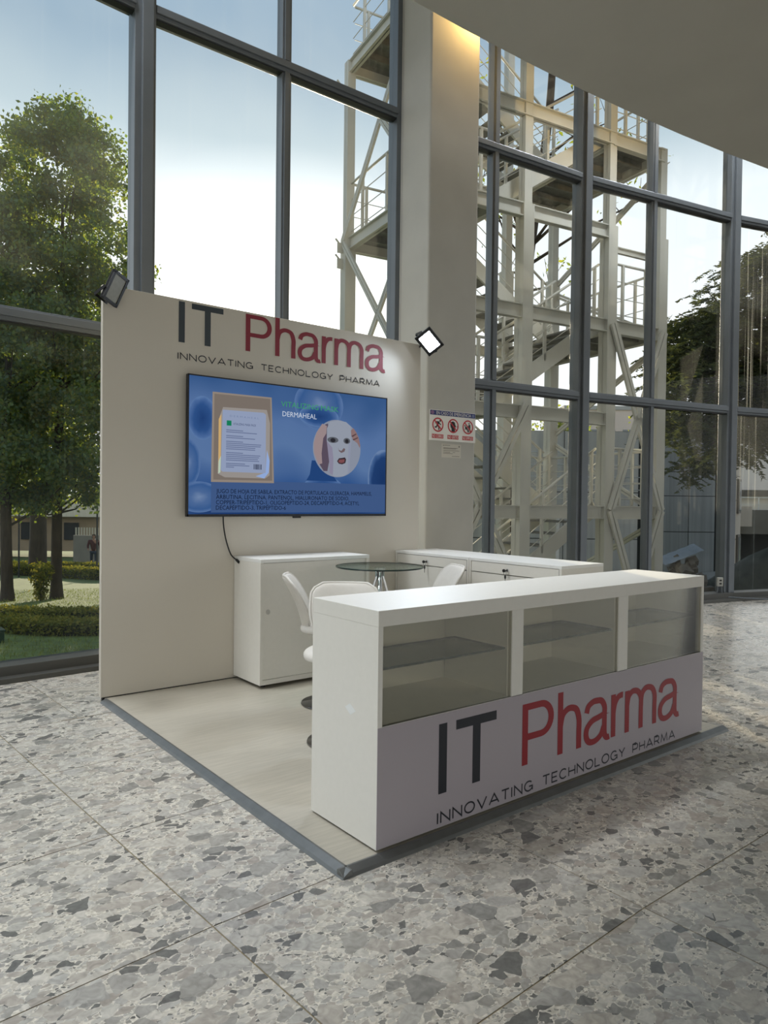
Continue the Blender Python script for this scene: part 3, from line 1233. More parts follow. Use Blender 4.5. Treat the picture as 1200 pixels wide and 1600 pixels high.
DKB = [(0, (34, 66, 120)), (.6, (48, 84, 140)), (.9, (78, 110, 162)), (1, (94, 126, 174))]
LTB = [(0, (116, 140, 178)), (.35, (80, 110, 158)), (.8, (58, 94, 148)), (1, (90, 120, 168))]
EDB = [(0, (28, 56, 104)), (.7, (34, 64, 114)), (.9, (66, 98, 148)), (1, (110, 136, 176))]
bubble(.062, .70, .062, .155, 1, DKB)
bubble(.0, .38, .055, .17, 1, LTB)
bubble(.05, .14, .10, .11, 1, LTB)
bubble(.615, .88, .13, .195, 1, LTB)
bubble(.615, .79, .105, .085, 2, DKB)
bubble(.98, .31, .09, .25, 1, EDB)
bubble(.64, .20, .115, .12, 1, DKB)
spoly('caption_band', [(.101, .262), (.9945, .266), (.9945, .03), (.101, .03)], (66, 92, 138), 3)
# bubbles behind
spoly('drop_picture', [(.578, .44), (.662, .44), (.675, .36), (.715, .28), (.55, .28), (.568, .33)], (36, 70, 124), 2)
# sachet
spoly('sachet_picture', [(.104, .893), (.373, .897), (.388, .252), (.100, .249)], (150, 138, 128), 4)
spoly('sachet_picture', [(.112, .880), (.366, .885), (.379, .27), (.110, .266)], (126, 116, 108), 5)
spoly('sachet_picture', [(.135, .72), (.150, .79), (.35, .80), (.366, .70), (.366, .31), (.345, .285), (.16, .285), (.128, .31)], (156, 150, 146), 6)
spoly('sachet_picture', [(.131, .70), (.142, .74), (.140, .32), (.131, .31)], (212, 176, 118), 7)
spoly('sachet_picture', [(.132, .40), (.142, .44), (.140, .32), (.131, .31)], (190, 210, 190), 8)
spoly('sachet_picture', [(.347, .33), (.352, .50), (.366, .42), (.362, .33), (.34, .285), (.30, .30)], (150, 176, 224), 7)
spoly('sachet_label', [(.148, .771), (.335, .776), (.346, .762), (.347, .335), (.338, .325), (.150, .325), (.142, .335)], (150, 163, 192), 9)
spoly('sachet_label', [(.166, .697), (.187, .697), (.187, .660), (.166, .660)], (24, 130, 92), 10)
text('sachet_text', 'VITALIZING MASK PACK', .014, sfr(.195, .668, 10), E(60, 72, 110), scr, .165)
text('sachet_text', 'D E R M A H E A L', .012, sfr(.180, .724, 10), E(122, 136, 170), scr, .21)
b = MB()
yy = .625
for grp, cnt in ((2, 2), (1, 2), (1, 5), (1, 5)):
    for i in range(cnt):
        u1 = .325 - random.random() * .03 if i else .24
        b.add([sp(.164, yy, .004), sp(u1, yy, .004), sp(u1, yy + .006, .004), sp(.164, yy + .006, .004)], [(0, 1, 2, 3)])
        yy -= .0135
    yy -= .014
for vv, u1 in ((.383, .25), (.370, .27), (.357, .20)):
    b.add([sp(.164, vv, .004), sp(u1, vv, .004), sp(u1, vv + .006, .004), sp(.164, vv + .006, .004)], [(0, 1, 2, 3)])
b.build('sachet_text', E(104, 116, 150), scr)
b = MB()
u = .290
while u < .326:
    w_ = random.choice((.0012, .0022, .003))
    b.add([sp(u, .350, .0042), sp(u + w_, .350, .0042), sp(u + w_, .389, .0042), sp(u, .389, .0042)], [(0, 1, 2, 3)])
    u += w_ + random.choice((.001, .002))
b.build('barcode', E(34, 42, 70), scr)
# face mask portrait in a disc
ec, er = (.713, .545), (.131, .231)
spoly('portrait_disc', ell(*ec, *er, 48), (158, 166, 184), 6, .62)
cl = lambda pts: [(ec[0] + (u - ec[0]), v) for u, v in pts]
spoly('portrait_hair', [(.625, .715), (.66, .74), (.68, .62), (.672, .46), (.66, .36), (.64, .36), (.61, .43), (.60, .52), (.605, .62)], (92, 80, 96), 7)
spoly('portrait_hand', [(.600, .66), (.63, .735), (.655, .72), (.652, .66), (.636, .62), (.628, .50), (.632, .42), (.612, .41), (.588, .50), (.587, .58)], (158, 140, 142), 8)
spoly('portrait_hand', [(.788, .70), (.801, .722), (.818, .69), (.833, .645), (.842, .585), (.84, .56), (.825, .60), (.80, .625), (.79, .66)], (142, 116, 116), 8)
spoly('portrait_hair', [(.790, .655), (.798, .648), (.82, .672), (.817, .679)], (92, 70, 74), 9)
spoly('portrait_hair', [(.797, .628), (.803, .620), (.829, .642), (.827, .65)], (92, 70, 74), 9)
spoly('portrait_mask', [(.655, .70), (.67, .755), (.715, .772), (.76, .765), (.786, .735), (.79, .60), (.785, .50), (.782, .36), (.75, .325), (.70, .318),
                        (.672, .345), (.67, .42), (.662, .52), (.655, .60)], (170, 178, 194), 9, .62)
spoly('portrait_mask', [(.655, .60), (.662, .52), (.67, .42), (.672, .345), (.690, .33), (.692, .46), (.685, .55)], (142, 138, 160), 10)
spoly('portrait_mask', [(.775, .62), (.79, .60), (.785, .50), (.782, .36), (.772, .345), (.774, .5)], (146, 152, 172), 10)
for cu in (.688, .765):
    spoly('portrait_eye', ell(cu, .612, .030 if cu < .7 else .019, .024), (92, 96, 104), 11)
    spoly('portrait_eye', ell(cu, .610, .014 if cu < .7 else .010, .017), (44, 44, 50), 12)
spoly('portrait_nose', [(.716, .555), (.722, .525), (.735, .512), (.752, .524), (.757, .545), (.748, .553), (.735, .528), (.722, .535)], (112, 96, 100), 11)
spoly('portrait_mouth', [(.712, .443), (.722, .468), (.74, .472), (.755, .478), (.762, .462), (.758, .432), (.74, .420), (.722, .424)], (58, 46, 52), 11)
spoly('portrait_mouth', [(.718, .443), (.725, .458), (.74, .460), (.754, .463), (.752, .438), (.738, .430), (.724, .432)], (128, 80, 84), 12)
# captions
text('title_text', 'VITALIZING', .036, sfr(.419, .838, 8), E(66, 158, 106), scr, .300)
text('title_text', 'MASK', .036, sfr(.622, .838, 8), E(66, 158, 106), scr, .150)
text('title_text', 'DERMAHEAL', .034, sfr(.426, .765, 8), E(206, 216, 232), scr, .275)
for v_, u0, u1, tx in ((.170, .123, .912, 'JUGO DE HOJA DE SABILA, EXTRACTO DE PORTULACA OLERACEA, HAMAMELIS,'), (.128, .122, .782, 'ARBUTINA, LECITINA, PANTENOL, HIALURONATO DE SODIO,'),
                       (.089, .122, .840, 'COPPER-TRIPÉPTIDO-1, OLIGOPÉPTIDO-24, DECAPÉPTIDO-4, ACETYL'), (.050, .122, .447, 'DECAPÉPTIDO-3, TRIPÉPTIDO-6')):
    text('caption_text', tx, .027, sfr(u0, v_, 8), E(8, 14, 34), scr, (u1 - u0) * TW)
# cable
b = MB()
b.tube(spline([(2.069, WY - .035, 1.10), (2.072, WY - .035, 1.04), (2.085, WY - .03, .97), (2.107, WY - .02, .905), (2.136, WY - .02, .835), (2.160, WY - .06, .80)], 5), .0045, 6)
b.tube([(2.156, WY - .052, .806), (2.166, WY - .075, .787)], .009, 8)
tag(b.build('television_cable', M['black'], None, smooth=True), 'thin black cable hanging from the television down to the sliding door cabinet', 'cable')

# ---- floodlights on the upper corners of the booth wall


def flood(label, c, n, eup, w, h, lit):
    c, n, eup = Vector(c), Vector(n).normalized(), Vector(eup)
    ez = (eup - n * eup.dot(n)).normalized()
    ex = ez.cross(n).normalized()
    t = thing('floodlight', label, 'floodlight', c - n * .03, 0, 'floodlights on the booth wall')
    fr2 = frame(c, ex, ez, n)
    b = MB()
    bw_ = .022 if lit else .017
    for (a0, a1, c0, c1_) in ((-w / 2, w / 2, h / 2 - bw_, h / 2), (-w / 2, w / 2, -h / 2, -h / 2 + bw_), (-w / 2, -w / 2 + bw_, -h / 2, h / 2), (w / 2 - bw_, w / 2, -h / 2, h / 2)):
        b.prism([(a0, c0), (a1, c0), (a1, c1_), (a0, c1_)], fr2, -.016, .002)
    b.prism([(-w / 2, -h / 2), (w / 2, -h / 2), (w / 2, h / 2), (-w / 2, h / 2)], fr2, -.02, -.006)
    hs = b.build('housing', M['black'], t)
    b = MB()
    for i in range(5):
        x = -w * .35 + w * .7 * i / 4
        b.prism([(x - .002, -h * .35), (x + .002, -h * .35), (x + .002, h * .35), (x - .002, h * .35)], fr2, -.034, -.019)
    b.build('cooling_fin', M['black'], hs)
    iw, ih = w / 2 - bw_, h / 2 - bw_
    lm = emat('led_panel', (.82, .90, 1.0), 14) if lit else mat('grey_led_glass', lin(150, 150, 142), .25, 0, .05, 60)
    b = MB()
    b.prism([(-iw, -ih), (iw, -ih), (iw, ih), (-iw, ih)], fr2, -.006, -.003)
    b.build('lens', lm, t)
    return t, fr2, ex, ez


t, f2, ex, ez = flood('black floodlight, switched off, clamped to the upper outer corner of the booth wall', (1.366, 4.240, 2.404), (.512, -.788, -.342),
                      (.0985, -.083, .149), .135, .18, False)
b = MB()
pv = Vector((1.33, WY + .018, WH))
for sgn in (-1, 1):
    b.bar(f2(sgn * .0735, -.02, -.012), f2(sgn * .0735, -.085, -.055), .004, .016)
b.bar(f2(-.0735, -.085, -.055), f2(.0735, -.085, -.055), .004, .016)
b.build('bracket', M['black'], t)
q = Vector((3.263, 3.649, 2.379))
s_ = 1.155
Ocam = Vector((0, 0, 1.2021))
fix = lambda p: Ocam + (Vector(p) - Ocam) * s_
q0, q1, q2, q3 = map(fix, ((3.218, 3.598, 2.363), (3.33, 3.581, 2.252), (3.278, 3.677, 2.186), (3.174, 3.686, 2.298)))
cR = (q0 + q1 + q2 + q3) / 4
nR = (-.585, -.65, -.485)
t, f2, ex, ez = flood('floodlight shining bluish white on the inner upper corner of the booth wall beside the pillar', cR, nR, (q0 - q3), .183, .147, True)
b = MB()
for sgn in (-1, 1):
    b.bar(f2(sgn * .096, 0, -.012), f2(sgn * .096, -.06, -.075), .004, .016)
b.bar(f2(-.096, -.06, -.075), f2(.096, -.06, -.075), .004, .016)
b.bar(f2(0, -.06, -.075), Vector((WX1 - .02, WY + .018, WH - .03)), .012, .012)
b.build('bracket', M['black'], t)
ld = bpy.data.lights.new('led_flood', 'AREA')
ld.shape = 'RECTANGLE'
ld.size, ld.size_y = .14, .11
ld.energy = 12
ld.spread = math.radians(135)
ld.color = (.72, .84, 1.0)
lo_ = bpy.data.objects.new('led_flood', ld)
COL.objects.link(lo_)
lo_.location = cR + Vector(nR).normalized() * .012
lo_.rotation_mode = 'QUATERNION'
lo_.rotation_quaternion = (-Vector(nR)).to_track_quat('-Z', 'Y').inverted().inverted() if False else Vector(nR).to_track_quat('-Z', 'Y')

# ---- round glass table
TC = (2.868, 3.66)
tb = thing('glass_table', 'small round table with clear glass top on a chrome column with splayed struts', 'table', (*TC, ZP))
b = MB()
b.lathe([(.001, .770), (.280, .770), (.284, .772), (.284, .778), (.280, .780), (.001, .780)], (*TC, 0), 64)
tt = b.build('glass_top', M['tableglass'], tb)
b = MB()
b.lathe([(.2835, .7702), (.2858, .7715), (.2858, .7785), (.2835, .7798)], (*TC, 0), 64)
b.f = [f for f in b.f if len(f) == 4]
b.build('glass_rim', M['glassedge'], tt, smooth=True)
MB().lathe([(.036, .752), (.036, .7695)], (*TC, 0), 24).build('mount_disc', M['chrome'], tb)
MB().lathe([(.013, .03), (.013, .755)], (*TC, 0), 16).build('column', M['chrome'], tb, smooth=True)
for i in range(4):
    a = PI / 4 + i * PI / 2 + .3
    c_, s2 = math.cos(a), math.sin(a)
    MB().tube([(TC[0] + c_ * .022, TC[1] + s2 * .022, .755), (TC[0] + c_ * .022, TC[1] + s2 * .022, .70), (TC[0] + c_ * .03, TC[1] + s2 * .03, .68),
               (TC[0] + c_ * .075, TC[1] + s2 * .075, .52), (TC[0] + c_ * .10, TC[1] + s2 * .10, .03)], .0085, 8).build('strut', M['chrome'], tb, smooth=True)
MB().lathe([(.115, .0), (.115, .006), (.11, .012), (.02, .03)], (*TC, ZP), 40).build('base', M['chrome'], tb, smooth=True)

# ---- swivel chairs (front along local +x)


def make_chair(label):
    t = thing('swivel_chair', label, 'chair', (0, 0, 0), 0, 'white swivel chairs round the glass table')
    MB().lathe([(.001, 0), (.168, 0), (.173, .004), (.170, .010), (.05, .020), (.03, .032)], (0, 0, 0), 40).build('base', M['dkchrome'], t, smooth=True, local=True)
    MB().lathe([(.021, .02), (.021, .25), (.014, .255), (.014, .41)], (0, 0, 0), 16).build('gas_column', M['chrome'], t, smooth=True, local=True)
    b = MB()
    b.box(-.09, .09, -.06, .06, .405, .42)
    b.bar((-.02, .05, .41), (-.02, .19, .40), .012, .012)
    b.build('swivel_plate', M['chrome'], t, local=True, bevel=.003)
    # padded seat
    b = MB()
    nu, nv = 20, 5
    rings = []
    for z, k in ((.418, .90), (.424, .985), (.445, 1.0), (.464, .95), (.470, .70), (.468, .35)):
        ring = []
        for i in range(nu):
            a = 2 * PI * i / nu
            ca, sa = math.cos(a), math.sin(a)
            x = .205 * k * math.copysign(abs(ca) ** .75, ca)
            y = (.195 - .03 * (x < -.05)) * k * math.copysign(abs(sa) ** .75, sa)
            ring.append((x + .02, y, z - .03 * max(0, x - .1)))
        rings.append(ring)
    V = [p for r in rings for p in r]
    Fc = []
    for j in range(len(rings) - 1):
        for i in range(nu):
            a, c = j * nu + i, j * nu + (i + 1) % nu
            Fc.append((a, c, c + nu, a + nu))
    Fc += [tuple(range(nu))[::-1], tuple(range((len(rings) - 1) * nu, len(rings) * nu))]
    b.add(V, Fc)
    b.build('seat', M['leather'], t, smooth=True, local=True, subsurf=1)
    # winged backrest shell: narrow waist rising to a broad rounded head
    b = MB()
    NT, NS = 14, 13
    fr_p, bk_p = [], []
    for j in range(NT + 1):
        tt_ = j / NT
        w = .075 + .100 * (1 - (1 - min(tt_ / .62, 1)) ** 2)
        if tt_ > .80:
            q_ = (tt_ - .80) / .20
            w *= math.sqrt(max(0, 1 - (q_ * .80) ** 2.6))
        if tt_ < .18:
            w = .11 - .03 * (tt_ / .18) + .0
            w = max(w, .085)
        xc = -.15 - .055 * tt_ - .075 * tt_ ** 2.2
        zc = .425 + .322 * tt_ + (.0)
        for i in range(NS + 1):
            s3 = -1 + 2 * i / NS
            y = w * s3
            x = xc + .075 * (abs(s3) ** 2) * (w / .2) * (1 - .5 * tt_)
            th_ = .017 * (1 - abs(s3) ** 6 * .7) * (1 if tt_ < .93 else .75)
            nrm_ = Vector((.95, 0, .3)).normalized()
            fr_p.append(Vector((x, y, zc)) + nrm_ * th_)
            bk_p.append(Vector((x, y, zc)) - nrm_ * th_)
    V = fr_p + bk_p
    o2 = len(fr_p)
    Fc = []
    m_ = NS + 1
    for j in range(NT):
        for i in range(NS):
            a = j * m_ + i
            Fc.append((a, a + 1, a + m_ + 1, a + m_))
            Fc.append((o2 + a, o2 + a + m_, o2 + a + m_ + 1, o2 + a + 1))
        Fc.append((j * m_, (j + 1) * m_, o2 + (j + 1) * m_, o2 + j * m_))
        Fc.append((j * m_ + NS, o2 + j * m_ + NS, o2 + (j + 1) * m_ + NS, (j + 1) * m_ + NS))
    for i in range(NS):
        Fc.append((i, o2 + i, o2 + i + 1, i + 1))
        a = NT * m_ + i
        Fc.append((a, a + 1, o2 + a + 1, o2 + a))
    b.add(V, Fc)
    bk = b.build('backrest', M['leather'], t, smooth=True, local=True, subsurf=1)
    # piped seam round the rim
    rim = [((Vector(fr_p[j * m_]) + bk_p[j * m_]) / 2) for j in range(2, NT + 1)]
    rim += [((Vector(fr_p[NT * m_ + i]) + bk_p[NT * m_ + i]) / 2) for i in range(1, NS)]
    rim += [((Vector(fr_p[j * m_ + NS]) + bk_p[j * m_ + NS]) / 2) for j in range(NT, 1, -1)]
    MB().tube(rim, .0075, 6).build('piping', M['leather'], bk, smooth=True, local=True)
    return t


chB = make_chair('white leatherette swivel chair nearest the display counter, its broad backrest just above the counter top')
chB.location = (2.03, 2.875, ZP)
chB.rotation_euler.z = math.atan2(-.80, -.60)
chA = copy_tree(chB)
chA['label'] = 'white leatherette swivel chair turned side-on, in front of the sliding door cabinet'
chA.location = (2.36, 3.46, ZP)
chA.rotation_euler.z = math.atan2(-.55, .83)
chC = copy_tree(chB)
chC['label'] = 'white leatherette swivel chair with its back to the drawer cabinets, right of the glass table'
chC.location = (3.185, 3.61, ZP)
chC.rotation_euler.z = math.radians(157)

# ---- emergency sign and notice on the pillar


def sign_frame(p, off):
    p = Vector(p)
    return lambda a, b_, d=0.0: p + PE * float(a) + Vector((0, 0, float(b_))) + PN * (float(d) + off)


sg = thing('emergency_sign', 'white emergency sign with blue header and three red prohibition symbols on the pillar', 'sign', (4.54, 4.75, 1.88))
f0 = sign_frame((4.276, 4.7687, 1.745), 0)
SW, SH = .540, .272
MB().prism([(0, 0), (SW, 0), (SW, SH), (0, SH)], f0, 0, .004).build('board', mat('sign_white', lin(232, 230, 226), .4), sg)
navy = mat('sign_navy', lin(28, 44, 110), .4)
sred = mat('sign_red', lin(186, 30, 44), .4)
sblk = mat('sign_black', lin(20, 18, 20), .5)
swht = mat('sign_letter_white', lin(236, 234, 230), .4)
L1 = lambda a, b_, d=0.0: f0(a, b_, .0045 + d)
L2 = lambda a, b_, d=0.0: f0(a, b_, .0052 + d)
L3 = lambda a, b_, d=0.0: f0(a, b_, .0059 + d)
hb = MB().poly([(0.004, .226), (SW - .004, .226), (SW - .004, .268), (.004, .268)], L1).build('header_band', navy, sg)


def at2(fr, x, y):
    return lambda a, b_, d=0.0: fr(a + x, b_ + y, d)


text('header_text', 'EN CASO DE EMERGENCIA', .028, at2(L2, .074, .233), swht, hb, .41)
MB().poly(arc(.030, .247, .02, .017, 0, 345, 18), L2).build('emblem', mat('emblem_mauve', lin(132, 100, 140), .5), hb)
MB().poly([(.496, .234), (.522, .234), (.522, .260), (.496, .260)], L2).build('emblem', mat('emblem_grey', lin(110, 120, 160), .5), hb)
for i, (cx, cap) in enumerate(((.092, 'NO CORRO'), (.270, 'NO GRITO'), (.447, 'NO EMPUJO'))):
    cy = .140
    pg = MB()
    if i == 0:
        pg.poly(arc(cx + .026, cy + .036, .009, .009, 0, 340, 12), L2)
        pg.stroke([(cx + .016, cy + .026), (cx - .004, cy + .006), (cx - .008, cy - .004)], .011, L2)
        pg.stroke([(cx - .006, cy - .004), (cx + .012, cy - .020), (cx + .012, cy - .046)], .006, L2)
        pg.stroke([(cx - .008, cy - .004), (cx - .018, cy - .022), (cx - .036, cy - .022)], .006, L2)
        pg.stroke([(cx + .012, cy + .022), (cx + .024, cy + .006), (cx + .036, cy + .004)], .005, L2)
        pg.stroke([(cx + .006, cy + .026), (cx - .016, cy + .026), (cx - .026, cy + .010)], .005, L2)
    elif i == 1:
        pg.poly([(cx - .02, cy - .052), (cx + .024, cy - .052), (cx + .020, cy - .026), (cx + .032, cy - .024), (cx + .026, cy - .010), (cx + .034, cy - .004),
                 (cx + .024, cy + .014), (cx + .020, cy + .032), (cx, cy + .042), (cx - .022, cy + .036), (cx - .034, cy + .016), (cx - .030, cy - .010), (cx - .018, cy - .026)], L2)
        for r_ in (.014, .022, .030):
            pg.stroke(arc(cx + .030, cy - .008, r_, r_, -28, 38, 6), .0016, L2)
    else:
        pg.poly(arc(cx + .014, cy + .034, .007, .007, 0, 340, 12), L2)
        pg.stroke([(cx + .018, cy + .024), (cx + .020, cy - .008)], .010, L2)
        pg.stroke([(cx + .018, cy - .008), (cx + .008, cy - .026), (cx + .014, cy - .044)], .005, L2)
        pg.stroke([(cx + .022, cy - .008), (cx + .032, cy - .044)], .005, L2)
        pg.stroke([(cx + .014, cy + .016), (cx - .008, cy - .004)], .004, L2)
        pg.poly(arc(cx - .036, cy + .012, .007, .007, 0, 340, 12), L2)
        pg.stroke([(cx - .030, cy + .004), (cx - .006, cy - .022)], .009, L2)
        pg.stroke([(cx - .006, cy - .022), (cx + .002, cy - .046)], .005, L2)
        pg.stroke([(cx - .026, cy - .002), (cx - .034, cy - .026)], .004, L2)
    pg.build('pictogram', sblk, sg)
    rg = MB()
    rg.stroke(arc(cx, cy, .058, .058, 0, 351, 40), .006, L3, 0, None, True)
    rg.stroke([(cx - .041, cy + .041), (cx + .041, cy - .041)], .006, L3)
    rg.build('prohibition_ring', sred, sg)
    cb = MB().poly([(cx - .066, .020), (cx + .066, .020), (cx + .066, .056), (cx - .066, .056)], L1).build('caption_band', sred, sg)
    text('caption_text', cap, .024, at2(L2, cx - .060, .0265), swht, cb, .12)
nt = thing('notice_sheet', 'small white printed notice taped to the pillar below the emergency sign', 'notice', (4.53, 4.755, 1.66))
f1 = sign_frame((4.417, 4.760, 1.597), 0)
MB().prism([(0, 0), (.228, 0), (.228, .123), (0, .123)], f1, 0, .0012).build('sheet', mat('paper', lin(206, 202, 192), .8), nt)
b = MB()
g1 = lambda a, b_, d=0.0: f1(a, b_, .0018 + d)
for y_, x0_, x1_ in ((.108, .03, .10), (.085, .02, .19), (.078, .02, .17), (.062, .02, .21), (.047, .02, .10), (.047, .13, .16), (.035, .02, .13), (.012, .12, .21)):
    b.poly([(x0_, y_), (x1_, y_), (x1_, y_ + .004), (x0_, y_ + .004)], g1)
b.poly([(.200, .096), (.212, .096), (.212, .112), (.200, .112)], g1)
b.poly([(.016, .104), (.026, .104), (.026, .112), (.016, .112)], g1)
b.build('print', mat('print_grey', lin(120, 116, 108), .8), nt)

# ---- socket box and conduit at the foot of the right-hand mullion
ob = thing('socket_box', 'small grey double socket box on a stub post by the window foot', 'socket', (8.93, 4.44, 0))
bp_ = Vector((8.90, 4.46, 0))
b = MB(); b.bar(bp_ + Vector((0, 0, 0)), bp_ + Vector((0, 0, .21)), .03, .03); b.build('post', M['alu'], ob)
e1 = Vector((.784, -.62, 0))
n1 = Vector((-.62, -.784, 0))
sbx = MB().obox(bp_ + Vector((0, 0, .235)) + n1 * .03, e1 * .034, n1 * .02, Vector((0, 0, .055))).build('box', mat('grey_box', lin(176, 176, 170), .5), ob, bevel=.004)
b = MB()
for zz in (.215, .255):
    b.obox(bp_ + Vector((0, 0, zz)) + n1 * .051, e1 * .014, n1 * .002, Vector((0, 0, .010)))
b.build('outlet', M['black'], sbx)
b = MB()
b.tube(spline([tuple(bp_ + n1 * .03 + e1 * .02 + Vector((0, 0, .19))), tuple(bp_ + n1 * .03 + e1 * .04 + Vector((0, 0, .06))), tuple(bp_ + n1 * .05 + e1 * .14 + Vector((0, 0, .045))),
               tuple(bp_ + n1 * .07 + e1 * .6 + Vector((0, 0, .03))), tuple(bp_ + n1 * .10 + e1 * 1.4 + Vector((0, 0, .03)))], 5), .010, 8)
b.build('conduit', M['alu'], ob, smooth=True)
b = MB()
b.tube(spline([tuple(bp_ + n1 * .03 - e1 * .02 + Vector((0, 0, .19))), tuple(bp_ + n1 * .03 - e1 * .05 + Vector((0, 0, .07))), tuple(bp_ + n1 * .05 - e1 * .2 + Vector((0, 0, .03))),
               tuple(bp_ + n1 * .06 - e1 * .9 + Vector((0, 0, .03)))], 5), .010, 8)
b.build('conduit', M['alu'], ob, smooth=True)

# ---- warm wall lamp high on the pillar and an added, unseen warm spotlight on the mezzanine, both above the curved edge
wp = P0 + PE * .50 + Vector((0, 0, 5.72))
t = thing('wall_lamp', 'warm wall lamp high on the front of the pillar, above the curved ceiling edge', 'lamp', wp)
MB().obox(wp + PN * .01, PE * .05, PN * .01, Vector((0, 0, .07))).build('back_plate', M['alu'], t, bevel=.004)
MB().bar(wp + PN * .02, wp + PN * .15, .02, .02).build('arm', M['alu'], t)
wc = wp + PN * .17
MB().lathe([(.02, .10), (.06, .09), (.075, -.02), (.07, -.02), (.055, .08), (.02, .09)], wc, 24).build('shade', M['alu'], t, smooth=True)
MB().lathe([(.001, -.01), (.035, .005), (.04, .03), (.02, .07), (.001, .075)], wc, 16).build('bulb', emat('warm_bulb', (1, .64, .24), 8), t, smooth=True)
pd = bpy.data.lights.new('warm_lamp', 'POINT')
pd.energy = 24
pd.color = (1.0, .62, .20)
pd.shadow_soft_size = .03
po = bpy.data.objects.new('warm_lamp', pd)
COL.objects.link(po)
po.location = wc + Vector((0, 0, -.05))
px, py = 6.9, 1.9  # unseen spotlight added to turn the upper tower yellow
t = thing('added_tower_spot', 'unseen warm spotlight added on the mezzanine to yellow the stair tower', 'lamp', (px, py, Z_C + .35))
MB().lathe([(.09, 0), (.09, .02), (.015, .03), (.015, .34)], (px, py, Z_C + .35), 20).build('stand', M['alu'], t, smooth=True)
MB().lathe([(.001, .30), (.07, .31), (.07, .36), (.001, .37)], (px, py, Z_C + .35), 20).build('head', emat('warm_bulb', (1, .64, .24), 8), t, smooth=True)
pd = bpy.data.lights.new('warm_lamp', 'SPOT')
pd.energy = 300
pd.color = (1.0, .64, .22)
pd.shadow_soft_size = .10
pd.spot_size = math.radians(50)
pd.spot_blend = .6
po = bpy.data.objects.new('warm_lamp', pd)
COL.objects.link(po)
po.location = (px, py, Z_C + .78)
po.rotation_mode = 'QUATERNION'
po.rotation_quaternion = Vector((1.2, 5.2, 2.9)).to_track_quat('-Z', 'Y')

# ================================================================== STEEL STAIR TOWER OUTSIDE
TB = Vector((6.961, 6.027, 0))
TU = Vector((.985, -.17, 0)).normalized()
TWv = Vector((.17, .985, 0)).normalized()
LZ = lambda n_: 1.1656 + 1.248 * n_


def T(u, w, z):
    return TB + TU * u + TWv * w + Vector((0, 0, z))


tw = thing('stair_tower', 'tall beige steel fire stair tower standing outside the windows behind the pillar', 'stair tower', T(0, 0, -.75))
U0, UB, UC, UD, WD = -1.389, 0.0, 1.438, 2.414, 2.199
UL, UR = -.47, 1.40
ZG = -.75


def column(u, w, top, size):
    b = MB()
    h = (top - ZG) / 2
    c = T(u, w, (top + ZG) / 2)
    s2 = size / 2
    b.obox(c + TU * (s2 - .008), TU * .008, TWv * s2, Vector((0, 0, h)))
    b.obox(c - TU * (s2 - .008), TU * .008, TWv * s2, Vector((0, 0, h)))
    b.obox(c, TU * s2, TWv * .007, Vector((0, 0, h)))
    b.obox(c - TWv * (s2 - .004), TU * (s2 - .003), TWv * .003, Vector((0, 0, h)))
    b.build('column', M['steel'], tw)


for u, w, top in ((U0, 0, LZ(6.3)), (UB, 0, LZ(6.3)), (UC, 0, LZ(6.3)), (UD, 0, LZ(4) + .02), (U0, WD, LZ(5)), (UC, WD, LZ(6.2)), (UD, WD, LZ(4.1)), (UB + .0, WD, LZ(6.2))):
    lo_s, up_s = (.165, .12)
    column(u, w, LZ(3), lo_s) if top > LZ(3.2) else None
    if top > LZ(3.2):
        b = MB()
        c0, c1_ = LZ(3), top
        h = (c1_ - c0) / 2
        c = T(u, w, (c0 + c1_) / 2)
        s2 = up_s / 2
        for sg_ in (-1, 1):
            b.obox(c + TU * sg_ * (s2 - .007), TU * .007, TWv * s2, Vector((0, 0, h)))
        b.obox(c, TU * s2, TWv * .006, Vector((0, 0, h)))
        b.obox(c - TWv * (s2 - .004), TU * (s2 - .003), TWv * .003, Vector((0, 0, h)))
        b.build('column', M['steel'], tw)


def beam(p, q, depth=.17, wid=.09, name='beam'):
    b = MB()
    up = Vector((0, 0, 1))
    p, q = Vector(p), Vector(q)
    m0, m1 = p - up * depth / 2, q - up * depth / 2
    b.bar(m0, m1, .012, depth)
    b.bar(p - up * .006, q - up * .006, wid, .012)
    b.bar(p - up * (depth - .006), q - up * (depth - .006), wid, .012)
    return b.build(name, M['steel'], tw)


for n_ in range(-1, 7):
    z = LZ(n_)
    even = n_ % 2 == 0
    beam(T(U0, -.03, z), T(UB, -.03, z))
    beam(T(UB, -.03, z), T(UC, -.03, z))
    if n_ <= 5:
        if even and n_ <= 4 or n_ in (-1,):
            beam(T(UC, -.03, z), T(UD, -.03, z), .18)
    if not even:
        beam(T(U0, 0, z), T(U0, WD, z))
        beam(T(UL, 0, z), T(UL, WD, z))
        beam(T(U0, WD, z), T(UB, WD, z))
    elif n_ <= 4:
        beam(T(UD, 0, z), T(UD, WD, z))
        beam(T(UC, 0, z), T(UC, WD, z))
        beam(T(UC, WD, z), T(UD, WD, z))
    if n_ < 6 and even:
        beam(T(UB, WD, z), T(UC, WD, z), .14)
beam(T(UC, .08, LZ(3) - .20), T(UD + .12, .08, LZ(3) - .20), .085, .05, 'tie_beam')

for n_ in range(-1, 6):                     # landings
    if n_ % 2:
        u0, u1 = U0, UL + .05
    else:
        if n_ > 4:
            continue
        u0, u1 = UR - .02, UD
    z = LZ(n_)
    b = MB()
    b.obox(T((u0 + u1) / 2, WD / 2, z - .012), TU * (u1 - u0) / 2, TWv * WD / 2, Vector((0, 0, .012)))
    ld_ = b.build('landing_plate', M['steel_dk'], tw)
    b = MB()
    for i in range(1, 6):
        w_ = WD * i / 6
        b.bar(T(u0, w_, z - .07), T(u1, w_, z - .07), .05, .09)
    b.build('landing_rib', M['steel_dk'], ld_)

